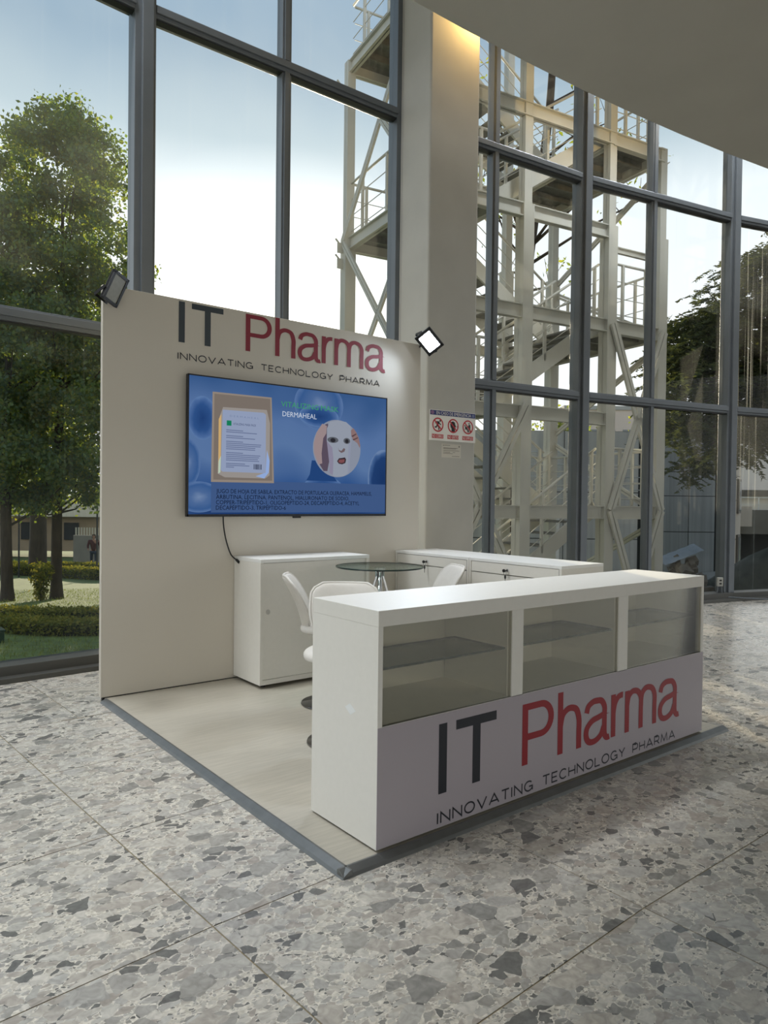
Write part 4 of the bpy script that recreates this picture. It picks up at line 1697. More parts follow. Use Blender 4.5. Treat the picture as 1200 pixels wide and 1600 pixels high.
NR = 8


def flight(n0):
    """from level n0 up to n0+1"""
    up_right = n0 % 2 != 0
    w0, w1 = (.14, 1.0) if up_right else (1.20, 2.06)
    ua, ub = (UL, UR) if up_right else (UR, UL)
    z0_, z1_ = LZ(n0), LZ(n0 + 1)
    for w_ in (w0, w1):
        b = MB()
        b.bar(T(ua, w_, z0_ - .02), T(ub, w_, z1_ - .02), .035, .20)
        b.build('stringer', M['steel'], tw)
    for i in range(NR):
        f = (i + .5) / NR
        uu = ua + (ub - ua) * f
        b = MB()
        b.obox(T(uu, (w0 + w1) / 2, z0_ + (z1_ - z0_) * f + .01), TU * .125, TWv * (w1 - w0) / 2, Vector((0, 0, .012)))
        b.build('tread', M['steel_dk'], tw)
    for w_ in (w0, w1):
        dz = Vector((0, 0, .78))
        a, c = T(ua, w_, z0_), T(ub, w_, z1_)
        hooked = [a + dz + (a - c).normalized() * .0, c + dz]
        MB().tube(hooked, .018, 7).build('handrail', M['steel'], tw, smooth=True)
        for k_ in (.2, .39, .58):
            MB().tube([a + Vector((0, 0, k_)), c + Vector((0, 0, k_))], .0065, 5).build('rail', M['steel'], tw)
        for f in (.04, .5, .96):
            p = a.lerp(c, f)
            MB().bar(p, p + dz, .035, .035, TU).build('railing_post', M['steel'], tw)


for n_ in range(-1, 5):
    flight(n_)


def railing(p, q, nposts):
    p, q = Vector(p), Vector(q)
    up = Vector((0, 0, 1))
    MB().tube([p + up * .78, q + up * .78], .018, 7).build('handrail', M['steel'], tw, smooth=True)
    for k_ in (.1, .32, .55):
        MB().tube([p + up * k_, q + up * k_], .0065, 5).build('rail', M['steel'], tw)
    for i in range(nposts):
        f = (i + .5) / nposts
        m_ = p.lerp(q, f)
        MB().bar(m_, m_ + up * .78, .035, .035, TU).build('railing_post', M['steel'], tw)


for n_ in range(-1, 6):
    z = LZ(n_)
    if n_ % 2:
        railing(T(U0 + .02, .05, z), T(U0 + .02, WD - .05, z), 3)
        railing(T(U0 + .05, WD - .03, z), T(UL, WD - .03, z), 2)
        if n_ > 0:
            railing(T(U0 + .05, .0, z), T(UL, .0, z), 2)
    elif n_ <= 4:
        railing(T(UC + .05, .0, z), T(UD - .05, .0, z), 2)
        railing(T(UD - .03, .05, z), T(UD - .03, WD - .05, z), 3)
        railing(T(UR, WD - .03, z), T(UD - .05, WD - .03, z), 2)


def brace(p, q, wid=.085):
    p, q = Vector(p), Vector(q)
    d = (q - p).normalized()
    b = MB()
    up = TWv if abs(d.dot(TWv)) < .5 else TU
    sd_ = d.cross(up).normalized()
    for s2 in (-1, 1):
        b.bar(p + sd_ * s2 * wid * .27, q + sd_ * s2 * wid * .27, wid * .42, .035, up)
    b.build('brace', M['steel'], tw)


um = (UC + UD) / 2
wq = -.11
for a, c in (((UC, 2), (um, 1)), ((UD, 2), (um, 1)), ((um, 1), (UC, 0)), ((um, 1), (UD, 0)), ((UC, 0), (um, -1)), ((UD, 0), (um, -1))):
    brace(T(a[0], wq, LZ(a[1]) - .06), T(c[0], wq, LZ(c[1]) - .06), .12)
ul = (U0 + UB) / 2
for a, c in (((UB, 1), (ul, 0)), ((U0, 1), (ul, 0)), ((ul, 0), (UB, -1)), ((ul, 0), (U0, -1))):
    brace(T(a[0], wq, LZ(a[1])), T(c[0], wq, LZ(c[1])), .12)
uo = U0 - .09
wm = WD / 2
for a, c in (((WD, 3), (wm, 4)), ((0, 3), (wm, 4)), ((WD, 3), (wm, 2)), ((0, 3), (wm, 2)), ((wm, 2), (WD, 1)), ((wm, 2), (0, 1)), ((WD, 5), (wm, 4)), ((0, 5), (wm, 4))):
    if a == (WD, 5):
        continue
    brace(T(uo, a[0], LZ(a[1]) - .05), T(uo, c[0], LZ(c[1]) - .05), .09)
for z in (LZ(5) - .42, LZ(3) - .14, LZ(3) - .36):
    b = MB()
    b.obox(T(uo - .02, WD, z), TU * .06, TWv * .012, Vector((0, 0, .07)))
    b.bar(T(uo - .04, WD, z + .05), T(uo - .11, WD, z + .12), .012, .03, TWv)
    b.build('gusset', M['steel'], tw)
ur = UD + .05
for a, c in (((0, 4), (WD, 3)), ((0, 2), (WD, 1)), ((WD, 1), (0, 0)), ((WD, 3), (0, 2)), ((0, 0), (WD, -1))):
    brace(T(ur, a[0], LZ(a[1]) - .22), T(ur, c[0], LZ(c[1]) - .1), .085)
b = MB()
b.obox(T(UD + .09, 0, LZ(4) - .22), TU * .03, TWv * .01, Vector((0, 0, .06)))
b.bar(T(UD + .10, 0, LZ(4) - .17), T(UD + .16, 0, LZ(4) - .12), .012, .03, TWv)
b.build('gusset', M['steel'], tw)

# ================================================================== BUILDINGS AND YARD ON THE RIGHT
FWD = Vector((.621, .784, 0)).normalized()
RGT = Vector((.784, -.621, 0)).normalized()


def wall_panels(t, p, e, n, L, z0_, z1_, cols, rowz, m, thick=.3):
    """a concrete wall cast in panels, each its own piece, behind open joints"""
    p = Vector(p)
    b = MB()
    b.obox(p + e * L / 2 + n * (thick / 2 + .03) + Vector((0, 0, (z0_ + z1_) / 2)), e * L / 2, n * thick / 2, Vector((0, 0, (z1_ - z0_) / 2)))
    b.build('wall_core', M['dark'], t)
    zs = [z0_] + list(rowz) + [z1_]
    for i in range(cols):
        for j in range(len(zs) - 1):
            a0, a1 = L * i / cols + .012, L * (i + 1) / cols - .012
            c0, c1_ = zs[j] + .012, zs[j + 1] - .012
            MB().obox(p + e * (a0 + a1) / 2 + n * .02 + Vector((0, 0, (c0 + c1_) / 2)), e * (a1 - a0) / 2, n * .03, Vector((0, 0, (c1_ - c0) / 2))).build('panel', m, t)


conc = [mat('concrete_blue_grey', lin(168, 166, 160), .9, 0, .14, 1.6, (6, 6, .15)), mat('concrete_dark_grey', lin(126, 129, 128), .9, 0, .16, 1.6, (8, 8, .15))]
p = Vector((13.9, 14.55, 0))
t = thing('concrete_wall', 'long blue grey board-marked concrete wall behind the steel stair tower', 'wall', p + RGT * 2.5 + Vector((0, 0, -1.5)))
wall_panels(t, p, RGT, FWD, 5.2, -1.5, 3.2, 5, (.2, 1.5), conc[0])
p = Vector((20.35, 12.0, 0))
t = thing('concrete_annex', 'dark grey concrete building block seen right of the steel stair tower', 'building', p + RGT + Vector((0, 0, -1.5)))
wall_panels(t, p, RGT, FWD, 1.62, -1.5, 3.24, 2, (.35, 1.45, 2.19), conc[1], .8)
MB().obox(p - RGT * .12 + FWD * .6 + Vector((0, 0, 2.7)), RGT * .13, FWD * .6, Vector((0, 0, .54))).build('parapet', conc[0], t)
# beige building whose front runs back to the right
dB = Vector((math.cos(math.radians(18)), math.sin(math.radians(18)), 0))
nB = Vector((-dB.y, dB.x, 0))
pr_ = Vector((26.23, 12.4, 0))
t = thing('beige_building', 'beige concrete building with narrow windows in the right-hand window bay', 'building', pr_ - dB * 3 + Vector((0, 0, -2)))
L_ = 3.6
p = pr_ - dB * L_
wall_panels(t, p, dB, nB, L_, -2.0, 3.6, 4, (.0, 1.35, 2.2), M['concrete_lt'], 4.0)
for (z_a, z_b) in ((.9, 2.1), (-1.1, .15)):
    w_ = MB().obox(pr_ - dB * .75 - nB * .02 + Vector((0, 0, (z_a + z_b) / 2)), dB * .32, nB * .06, Vector((0, 0, (z_b - z_a) / 2))).build('window_frame', mat('taupe_frame', lin(96, 88, 78), .6), t)
    MB().obox(pr_ - dB * .75 - nB * .09 + Vector((0, 0, (z_a + z_b) / 2)), dB * .22, nB * .01, Vector((0, 0, (z_b - z_a) / 2 - .08))).build('window_pane', mat('far_glass', lin(120, 124, 124), .15), w_)
p = Vector((28.2, 13.4, 0))
MB().obox(p + RGT * .25 + FWD * .5 + Vector((0, 0, .75)), RGT * .28, FWD * .5, Vector((0, 0, .39))).build('balcony', M['concrete_lt'], t)
t = thing('garage_block', 'low concrete garage block with dark opening and blue door, far right', 'building', (29.2, 13.2, -1.2))
p = Vector((28.5, 13.6, 0))
MB().obox(p + RGT * 1.6 + FWD * 1.2 + Vector((0, 0, .52)), RGT * 1.6, FWD * .8, Vector((0, 0, .48))).build('lintel_wall', mat('brown_concrete', lin(104, 98, 88), .9, 0, .15, 2), t)
MB().obox(p + RGT * 1.6 + FWD * 2.2 + Vector((0, 0, -.8)), RGT * 1.6, FWD * .2, Vector((0, 0, .9))).build('dark_opening', M['dark'], t)
MB().obox(p + RGT * .02 + FWD * .6 + Vector((0, 0, -.6)), RGT * .13, FWD * .05, Vector((0, 0, .62))).build('door', mat('teal_door', lin(44, 92, 112), .6), t)
MB().obox(p + RGT * 1.8 + FWD * .5 + Vector((0, 0, 1.50)), RGT * 1.8, FWD * .03, Vector((0, 0, .02))).build('rail', M['steel'], t)
MB().obox(p + RGT * 1.8 + FWD * .5 + Vector((0, 0, 1.22)), RGT * 1.8, FWD * .02, Vector((0, 0, .012))).build('rail', M['steel'], t)
for i in range(5):
    MB().obox(p + RGT * (.3 + .8 * i) + FWD * .5 + Vector((0, 0, 1.25)), RGT * .02, FWD * .02, Vector((0, 0, .25))).build('railing_post', M['steel'], t)
p = Vector((40.0, 19.4, 0))
t = thing('white_building', 'pale building with a dark roof band beyond the garage block', 'building', p + Vector((2, 0, -2)))
MB().obox(p + RGT * 3 + FWD * 2 + Vector((0, 0, 2.2)), RGT * 4.5, FWD * 2, Vector((0, 0, 2.9))).build('wall', mat('far_white', lin(206, 198, 190), .9, 0, .04, 1), t)
MB().obox(p + RGT * 3 - FWD * .3 + Vector((0, 0, 1.85)), RGT * 4.5, FWD * .3, Vector((0, 0, .17))).build('roof_band', M['dark'], t)
p = Vector((36.5, 28.6, 0))
t = thing('pink_building', 'distant pale pink flat-roofed building rising over the concrete wall', 'building', p + Vector((3, -2, -2)))
MB().obox(p + RGT * 3.2 + FWD * 2 + Vector((0, 0, 2.6)), RGT * 2.8, FWD * 2, Vector((0, 0, 4.5))).build('wall', mat('far_pink', lin(214, 198, 186), .9, 0, .04, 1), t)
MB().obox(p + RGT * 3.2 + FWD * 2 + Vector((0, 0, 7.15)), RGT * 2.9, FWD * 2.1, Vector((0, 0, .12))).build('roof_edge', mat('far_grey', lin(170, 168, 164), .9), t)
for i in range(5):
    MB().obox(p + RGT * (1.0 + 1.1 * i) - FWD * .02 + Vector((0, 0, 5.3)), RGT * .3, FWD * .05, Vector((0, 0, .5))).build('window', mat('far_glass', lin(120, 124, 124), .15), t)
p = Vector((48.0, 26.6, 0))
t = thing('grey_building', 'distant grey block with a grid of windows seen under the feathery tree', 'building', p + Vector((2, -1, -2)))
MB().obox(p + RGT * 1.6 + FWD * 2 + Vector((0, 0, 2.6)), RGT * 3.0, FWD * 2, Vector((0, 0, 4.6))).build('wall', mat('far_grey2', lin(176, 180, 182), .9, 0, .04, 1), t)
for i in range(7):
    for j in range(3):
        MB().obox(p + RGT * (-1.0 + .85 * i) - FWD * .02 + Vector((0, 0, 4.2 + 1.0 * j)), RGT * .22, FWD * .04, Vector((0, 0, .28))).build('window', mat('far_glass', lin(120, 124, 124), .15), t)
# steel railing standing in front of the concrete wall
p = Vector((12.2, 10.8, 0))
t = thing('yard_railing', 'pale steel railing along the yard in front of the concrete wall', 'railing', p + RGT * 1.5 + Vector((0, 0, -.8)))
for z in (2.33, 2.05, 1.78, 1.5):
    MB().tube([p + Vector((0, 0, z)), p + RGT * 3.0 + Vector((0, 0, z))], .012, 6).build('rail', mat('pale_rail', lin(190, 192, 190), .4, .4), t)
for i in range(5):
    MB().bar(p + RGT * .74 * i + Vector((0, 0, -.8)), p + RGT * .74 * i + Vector((0, 0, 2.36)), .03, .03).build('railing_post', M['steel'], t)
# louvred vent panel low behind the tower
p = Vector((12.55, 9.9, 0))
t = thing('louvre_panel', 'white louvred vent panel beside a tower column, low behind the display counter', 'vent', p + Vector((0, 0, -.8)))
MB().obox(p + Vector((0, 0, .1)), RGT * .09, FWD * .03, Vector((0, 0, .9))).build('frame', mat('vent_white', lin(210, 212, 212), .6), t)
for i in range(14):
    MB().obox(p - FWD * .035 + Vector((0, 0, -.2 + .085 * i)), RGT * .075, FWD * .012, Vector((0, 0, .012))).build('slat', mat('vent_white', lin(210, 212, 212), .6), t)
# rubble heap with a sheet of tin
t = thing('rubble_heap', 'heap of rubble under a bent sheet of grey tin in the yard', 'rubble', (13.25, 7.35, -.8))
stone_m = mat('rubble_stone', lin(112, 106, 98), .95, 0, .2, 9)
for i in range(70):
    a, r_ = random.uniform(0, 2 * PI), random.random() ** .5 * .62
    x, y = 13.25 + r_ * math.cos(a), 7.35 + r_ * math.sin(a)
    zt = -.78 + (1.05 * (1 - (r_ / .62) ** 1.5)) * random.uniform(.75, 1)
    s3 = random.uniform(.05, .13)
    ax = Vector((random.uniform(-1, 1), random.uniform(-1, 1), random.uniform(-1, 1))).normalized()
    ay = ax.orthogonal().normalized()
    az = ax.cross(ay)
    MB().obox((x, y, zt), ax * s3, ay * s3 * random.uniform(.5, .9), az * s3 * random.uniform(.4, .8)).build('stone', stone_m, t)
b = MB()
cs = []
for i in range(13):
    s3 = i / 12
    c = Vector((12.93, 7.62, .12)) + (Vector((13.5, 7.16, .42)) - Vector((12.93, 7.62, .12))) * s3
    cs.append((c + Vector((0, 0, .006 * math.sin(i * 1.9))) - FWD * .22 - Vector((0, 0, .10)), c + Vector((0, 0, .006 * math.sin(i * 1.9))) + FWD * .25))
V = []
for a, c in cs:
    V += [a, c, a + Vector((0, 0, .008)), c + Vector((0, 0, .008))]
Fc = []
for i in range(12):
    k_ = i * 4
    Fc += [(k_, k_ + 4, k_ + 5, k_ + 1), (k_ + 2, k_ + 3, k_ + 7, k_ + 6), (k_, k_ + 2, k_ + 6, k_ + 4), (k_ + 1, k_ + 5, k_ + 7, k_ + 3)]
b.add(V, Fc)
b.build('tin_sheet', mat('tin', lin(138, 142, 146), .6, .2, .1, 5), t)
# earth bank in the last bay
b = MB()
V, Fc = [], []
for j in range(13):
    for i in range(25):
        x, y = 10.5 + .45 * i, 2.2 + .45 * j
        d = (x - 13.2) * .84 - (y - 7.2) * .54
        dep_ = .621 * x + .784 * y
        h = -.95 + 1.4 * min(max((d + .3) / 2.0, 0), 1) * math.exp(-((dep_ - 14.0) / 1.5) ** 2)
        V.append((x, y, h + random.uniform(-.03, .03)))
for j in range(12):
    for i in range(24):
        a = j * 25 + i
        Fc.append((a, a + 1, a + 26, a + 25))
b.add(V, Fc)
b.build('earth_bank', mat('dark_earth', lin(58, 60, 50), .95, 0, .3, 6, bump=.5), None, smooth=True, kind='structure')

# ================================================================== PLANTS
LEAF = dict(
    tree=leaf_mat('sweetgum_leaf', [(.085, .13, .10), (.10, .15, .10), (.12, .165, .09), (.17, .18, .07)], .32),
    hedge=leaf_mat('hedge_leaf', [(.10, .13, .04), (.16, .18, .05), (.24, .23, .06)], .3, (1.8, 1.5, .5)),
    jac=leaf_mat('jacaranda_leaf', [(.045, .06, .038), (.065, .085, .045), (.10, .115, .05)], .3, (1.5, 1.4, .6)),
    far=leaf_mat('far_leaf', [(.07, .10, .04), (.10, .13, .05), (.15, .155, .05)], .45, (4.2, 3.9, .55)),
)


def leaves(name, cen, size, m, parent=None, slim=.5, droop=0.0, kind='stuff', aim=None):
    """one leaf blade per point: a folded four-corner blade"""
    cen = np.asarray(cen, float)
    n = len(cen)
    d = rng.normal(size=(n, 3))
    if aim is not None:
        d = d * .35 + aim
    d[:, 2] -= droop
    d /= np.linalg.norm(d, axis=1)[:, None]
    r = rng.normal(size=(n, 3))
    s = np.cross(d, r)
    s /= np.linalg.norm(s, axis=1)[:, None]
    up = np.cross(s, d)
    L = size * rng.uniform(.7, 1.3, n)[:, None]
    v = np.empty((n, 4, 3))
    v[:, 0] = cen - d * L * .5
    v[:, 1] = cen + s * L * slim * .5 + up * L * .08
    v[:, 2] = cen + d * L * .5
    v[:, 3] = cen - s * L * slim * .5 + up * L * .08
    me = bpy.data.meshes.new(name)
    me.vertices.add(n * 4)
    me.vertices.foreach_set('co', v.reshape(-1))
    me.loops.add(n * 4)
    me.loops.foreach_set('vertex_index', np.arange(n * 4, dtype=np.int32))
    me.polygons.add(n)
    me.polygons.foreach_set('loop_start', np.arange(0, n * 4, 4, dtype=np.int32))
    me.polygons.foreach_set('loop_total', np.full(n, 4, dtype=np.int32))
    me.update(calc_edges=True)
    me.materials.append(m)
    return link(name, me, parent, kind=kind)


def crown_points(cx, cy, prof, nclus, per, sig, hollow=.35):
    """prof: list of (z, radius); clusters of leaves gathered towards the crown's skin"""
    zs = np.array([p[0] for p in prof])
    rsd = np.array([p[1] for p in prof])
    out, cl_ = [], []
    while len(cl_) < nclus:
        z = rng.uniform(zs[0], zs[-1])
        R_ = np.interp(z, zs, rsd)
        if rng.uniform() > R_ / rsd.max():
            continue
        a = rng.uniform(0, 2 * PI)
        r = R_ * (hollow + (1 - hollow) * rng.uniform() ** .6)
        cl_.append((cx + r * math.cos(a), cy + r * math.sin(a), z))
    cl_ = np.array(cl_)
    k = rng.integers(int(per * .6), int(per * 1.4), len(cl_))
    pts = np.repeat(cl_, k, axis=0) + rng.normal(size=(k.sum(), 3)) * sig * np.array([1, 1, .75])
    return pts, cl_


def tree(name, label, base, trunk_r, top, prof, nclus, per, leafsize, m, cat='tree', group=None, lean=(0, 0), hollow=.35, sig=.22, limbs=26):
    bx_, by_, bz_ = base
    t = thing(name, label, cat, base, 0, group)
    b = MB()
    H = top - bz_
    pth = [(bx_ + lean[0] * f + .05 * math.sin(5 * f + bx_), by_ + lean[1] * f, bz_ - .15 + H * f) for f in (0, .02, .05, .15, .3, .45, .6, .75, .92)]
    rad = [1.75, 1.35, 1.1, 1.0, .92, .8, .6, .38, .12]
    rings = []
    for (x, y, z), k_ in zip(pth, rad):
        rings.append([(x + trunk_r * k_ * math.cos(2 * PI * j / 12) * (1 + .08 * math.sin(3 * j)), y + trunk_r * k_ * math.sin(2 * PI * j / 12), z) for j in range(12)])
    V = [p_ for r_ in rings for p_ in r_]
    Fc = []
    for i in range(len(rings) - 1):
        for j in range(12):
            a, c = i * 12 + j, i * 12 + (j + 1) % 12
            Fc.append((a, c, c + 12, a + 12))
    Fc.append(tuple(range((len(rings) - 1) * 12, len(rings) * 12)))
    b.add(V, Fc)
    b.build('trunk', M['bark'], t, smooth=True)
    pts, cl_ = crown_points(bx_ + lean[0] * .6, by_ + lean[1] * .6, prof, nclus, per, sig, hollow)
    b = MB()
    sel = cl_[rng.choice(len(cl_), min(limbs, len(cl_)), replace=False)]
    for c in sel:
        f = min(max((c[2] - 1.3 - bz_) / H, .18), .85)
        s0 = Vector((bx_ + lean[0] * f, by_ + lean[1] * f, bz_ + H * f))
        mid_ = s0.lerp(Vector(c), .5) + Vector((0, 0, -.12))
        b.tube([s0, mid_, Vector(c)], trunk_r * .26, 5, trunk_r * .06)
    b.build('limb', M['bark'], t, smooth=True, kind='stuff')
    leaves('foliage', pts, leafsize, m, t, .62, .25)
    return t


tree('broad_tree', 'tall dense round-headed tree on the lawn in the left-hand window', (4.21, 16.8, gz(4.21, 16.8)), .105, 9.4,
     [(1.0, .8), (1.6, 1.6), (2.4, 1.85), (4, 2.0), (6.2, 1.9), (7.7, 1.62), (8.7, 1.36), (9.3, .85), (9.75, .2)], 500, 170, .095, LEAF['tree'], hollow=.30, sig=.155)
tree('broad_tree', 'tree with a straight dark trunk at the outer edge of the left-hand window', (3.19, 16.74, gz(3.19, 16.74)), .11, 7.6,
     [(.9, .7), (1.5, 1.3), (3, 1.6), (5.5, 1.5), (6.8, .9), (7.4, .3)], 170, 160, .095, LEAF['tree'], hollow=.30, sig=.155)
tree('broad_tree', 'paler trunked tree further back on the lawn between the two near trunks', (6.71, 29.98, gz(6.71, 29.98)), .30, 8.5,
     [(1.2, 1.2), (2.0, 2.2), (4, 2.6), (6.5, 2.3), (8, 1.4), (9, .4)], 120, 90, .15, LEAF['far'], sig=.35)
tree('broad_tree', 'unseen round tree added behind the booth wall to keep the sun off the floor', (8.1, 18.6, gz(8.1, 18.6)), .16, 5.0,  # unseen tree added to block low sun from the hall floor
     [(.2, 1.2), (1.2, 2.0), (3, 2.2), (4.4, 1.6), (5.4, .5)], 260, 100, .13, LEAF['tree'], hollow=.2, sig=.2)
tree('broad_tree', 'far tree filling the gap low behind the two near trunks', (3.9, 27.5, gz(3.9, 27.5)), .2, 6.0,
     [(1.6, 1.4), (2.4, 2.2), (4, 2.3), (5.5, 1.6), (6.6, .4)], 100, 90, .14, LEAF['far'], sig=.33)

# slender sparse tree behind the stair tower
t = thing('sparse_tree', 'slender half-bare tree with crooked limbs behind the stair tower', 'tree', (10.75, 9.4, gz(10.75, 9.4)))
b = MB()
main = spline([(10.72, 9.45, -1.0), (10.78, 9.40, 2.5), (10.80, 9.38, 4.8), (10.88, 9.34, 5.8), (11.0, 9.28, 6.8), (11.2, 9.15, 8.6), (11.3, 9.1, 10.2), (11.5, 9.0, 12.0)], 5)
b.tube(main, .15, 8, .05)
b.build('trunk', M['bark'], t, smooth=True)
b = MB()
tips = []
for i in range(26):
    k_ = random.randrange(12, len(main))
    p = Vector(main[k_])
    a = random.uniform(0, 2 * PI)
    Lb = random.uniform(1.0, 3.0)
    d = Vector((math.cos(a), math.sin(a), random.uniform(.1, .9)))
    q1_, q2_ = p + d * Lb * .5 + Vector((0, 0, .1)), p + d * Lb + Vector((random.uniform(-.3, .3), random.uniform(-.3, .3), random.uniform(-.1, .4)))
    b.tube([p, q1_, q2_], .035, 5, .008)
    for j in range(4):
        s0 = q1_.lerp(q2_, random.random())
        e0 = s0 + Vector((random.uniform(-.6, .6), random.uniform(-.6, .6), random.uniform(-.1, .6)))
        b.tube([s0, e0], .010, 4, .004)
        tips.append(e0)
b.build('limb', M['bark'], t, smooth=True, kind='stuff')
tp = np.repeat(np.array([tuple(q) for q in tips]), 9, axis=0)
leaves('foliage', tp + rng.normal(size=tp.shape) * .16, .11, LEAF['far'], t, .4, .4)

# feathery jacaranda at the right
JB = (13.9, 5.7, -.9)
t = thing('feathery_tree', 'large dark feathery-leaved tree in the right-hand windows', 'tree', JB)
b = MB()
b.tube(spline([(14.6, 5.2, -.9), (14.4, 5.4, 1.0), (14.1, 5.7, 2.6), (13.7, 6.1, 4.2)], 5), .16, 9, .08)
b.build('trunk', M['bark'], t, smooth=True)
b = MB()
fr_c, fr_d = [], []
cl_ = []
along, dep = np.array([.784, -.621, 0]), np.array([.621, .784, 0])
JC = along * 6.58 + dep * 13.0
while len(cl_) < 900:
    s_al = rng.uniform(-1.6, 2.4)
    hi_ = np.interp(s_al, [-1.6, -1.3, -.8, -.2, .3, 1.5, 2.4], [4.1, 4.6, 5.1, 5.65, 6.0, 6.4, 6.0])
    lo2 = np.interp(s_al, [-1.6, -1.3, -.8, -.45, -.2, .3, 2.4], [3.1, 2.5, 1.7, 1.9, 2.35, 2.35, 2.3])
    z_ = rng.uniform(lo2, hi_)
    cl_.append(JC + along * s_al + dep * rng.uniform(-1.1, 1.1) + np.array([0, 0, z_]))
for i, c in enumerate(cl_):
    if i % 6 == 0:
        b.tube([(14.0, 5.8, 3.0 + .3 * rng.uniform()), tuple((c + np.array([14.0, 5.8, 3.4])) / 2 + np.array([0, 0, .15])), tuple(c)], .035, 5, .008)
    for _f in range(5):
        d = rng.normal(size=3)
        d[2] = abs(d[2]) * .1 - .25
        d /= np.linalg.norm(d)
        Lf = rng.uniform(.28, .45)
        side = np.cross(d, [0, 0, 1.0])
        side /= np.linalg.norm(side)
        st0 = c + rng.normal(size=3) * .10
        for k_ in range(11):
            f = (k_ + 1) / 11
            q = st0 + d * Lf * f + np.array([0, 0, -.10 * f * f])
            for sg_ in (-1, 1):
                fr_c.append(q + side * sg_ * .045 * (1.1 - f * .6))
                fr_d.append(side * sg_ * 1.0 + d * .5)
b.build('limb', M['bark'], t, smooth=True, kind='stuff')
leaves('foliage', np.array(fr_c), .105, LEAF['jac'], t, .30, .05, aim=np.array(fr_d))
# low bushes on the wall tops behind the tower
for (x, y, z, s3, lab) in ((17.9, 13.9, 3.6, .45, 'round green bush peeping over the concrete wall behind the tower'), (22.6, 13.2, 3.8, .45, 'small bush above the wall between tower and annex')):
    t = thing('bush', lab, 'bush', (x, y, z - .4))
    pts = rng.normal(size=(900, 3)) * np.array([s3, s3, s3 * .5]) + np.array([x, y, z])
    leaves('foliage', pts, .12, LEAF['far'], t)
    b = MB()
    for i in range(6):
        b.tube([(x, y, z - .5), (x + rng.normal() * s3 * .6, y + rng.normal() * s3 * .6, z + .2)], .02, 5, .006)
    b.build('stem', M['bark'], t)


def hedge(label, pth, h, wdt, n, size):
    pth = spline(pth, 8)
    P = np.array(pth)
    base = np.array([gz(x, y) for x, y in pth])
    mid_ = len(P) // 2
    t = thing('hedge', label, 'hedge', (P[mid_][0], P[mid_][1], base[mid_]), 0, None)
    b = MB()
    V, Fc = [], []
    for i, (x, y) in enumerate(pth):
        d = P[min(i + 1, len(P) - 1)] - P[max(i - 1, 0)]
        d /= np.linalg.norm(d)
        nn = np.array([-d[1], d[0]]) * wdt * .42
        for s2, zz in ((-1, -.05), (-1, h * .86), (1, h * .86), (1, -.05)):
            V.append((x + nn[0] * s2, y + nn[1] * s2, base[i] + zz))
    for i in range(len(pth) - 1):
        k_ = i * 4
        for j in range(3):
            Fc.append((k_ + j, k_ + 4 + j, k_ + 5 + j, k_ + 1 + j))
    Fc += [(0, 1, 2, 3), tuple(len(V) - 4 + j for j in (3, 2, 1, 0))]
    b.add(V, Fc)
    b.build('branch_core', mat('hedge_core', lin(44, 46, 22), .95, 0, .3, 20), t)
    idx = rng.uniform(0, len(P) - 1.001, n)
    i0 = idx.astype(int)
    f = (idx - i0)[:, None]
    c = P[i0] * (1 - f) + P[i0 + 1] * f
    d = P[i0 + 1] - P[i0]
    d /= np.linalg.norm(d, axis=1)[:, None]
    nn = np.stack([-d[:, 1], d[:, 0]], 1)
    zb_ = base[i0] * (1 - f[:, 0]) + base[i0 + 1] * f[:, 0]
    q = rng.uniform(-1, 1, n)
    zt = rng.uniform(0, 1, n) ** .6
    edge_ = rng.uniform(size=n) < .5
    q = np.where(edge_, np.sign(q), q)
    zt = np.where(edge_, zt, 1.0)
    pts = np.stack([c[:, 0] + nn[:, 0] * q * wdt / 2, c[:, 1] + nn[:, 1] * q * wdt / 2, zb_ + zt * h], 1) + rng.normal(size=(n, 3)) * .025
    leaves('foliage', pts, size, LEAF['hedge'], t)


hedge('low clipped hedge nearest the left-hand window', [(1.3, 11.9), (2.02, 11.0), (2.40, 10.15), (3.0, 9.85), (4.2, 9.7), (6.0, 9.9)], .19, .34, 9000, .05)
hedge('low clipped hedge just behind the nearest hedge', [(1.2, 13.9), (2.35, 12.5), (2.95, 11.85), (3.6, 11.6), (5.0, 11.35), (7.0, 11.5)], .18, .34, 8000, .05)
hedge('far clipped hedge behind the trees', [(4.6, 30.5), (6.4, 28.6), (7.2, 24.9), (8.2, 23.6), (11, 22.8)], .36, .6, 7000, .09)
hedge('farthest clipped hedge in front of the path', [(5.5, 35), (8.3, 32.2), (10.3, 29.5), (13, 28.5)], .36, .6, 6000, .1)

# young conifer-like shrub by the near trunk
x, y = 3.75, 16.35
t = thing('young_shrub', 'young spiky shrub lit from behind at the foot of the near tree', 'shrub', (x, y, gz(x, y)))
b = MB()
pts = []
for i in range(7):
    a = random.uniform(0, 2 * PI)
    r_ = random.uniform(.05, .30)
    tip = Vector((x + r_ * math.cos(a), y + r_ * math.sin(a), gz(x, y) + random.uniform(.45, .85)))
    b.tube([(x, y, gz(x, y) - .05), tip], .012, 5, .004)
    for k_ in range(90):
        f = random.random() ** .8
        pts.append(tuple(Vector((x, y, gz(x, y))).lerp(tip, f) + Vector((random.gauss(0, .05), random.gauss(0, .05), random.gauss(0, .03)))))
b.build('stem', M['bark'], t)
leaves('foliage', pts, .12, LEAF['hedge'], t, .28)
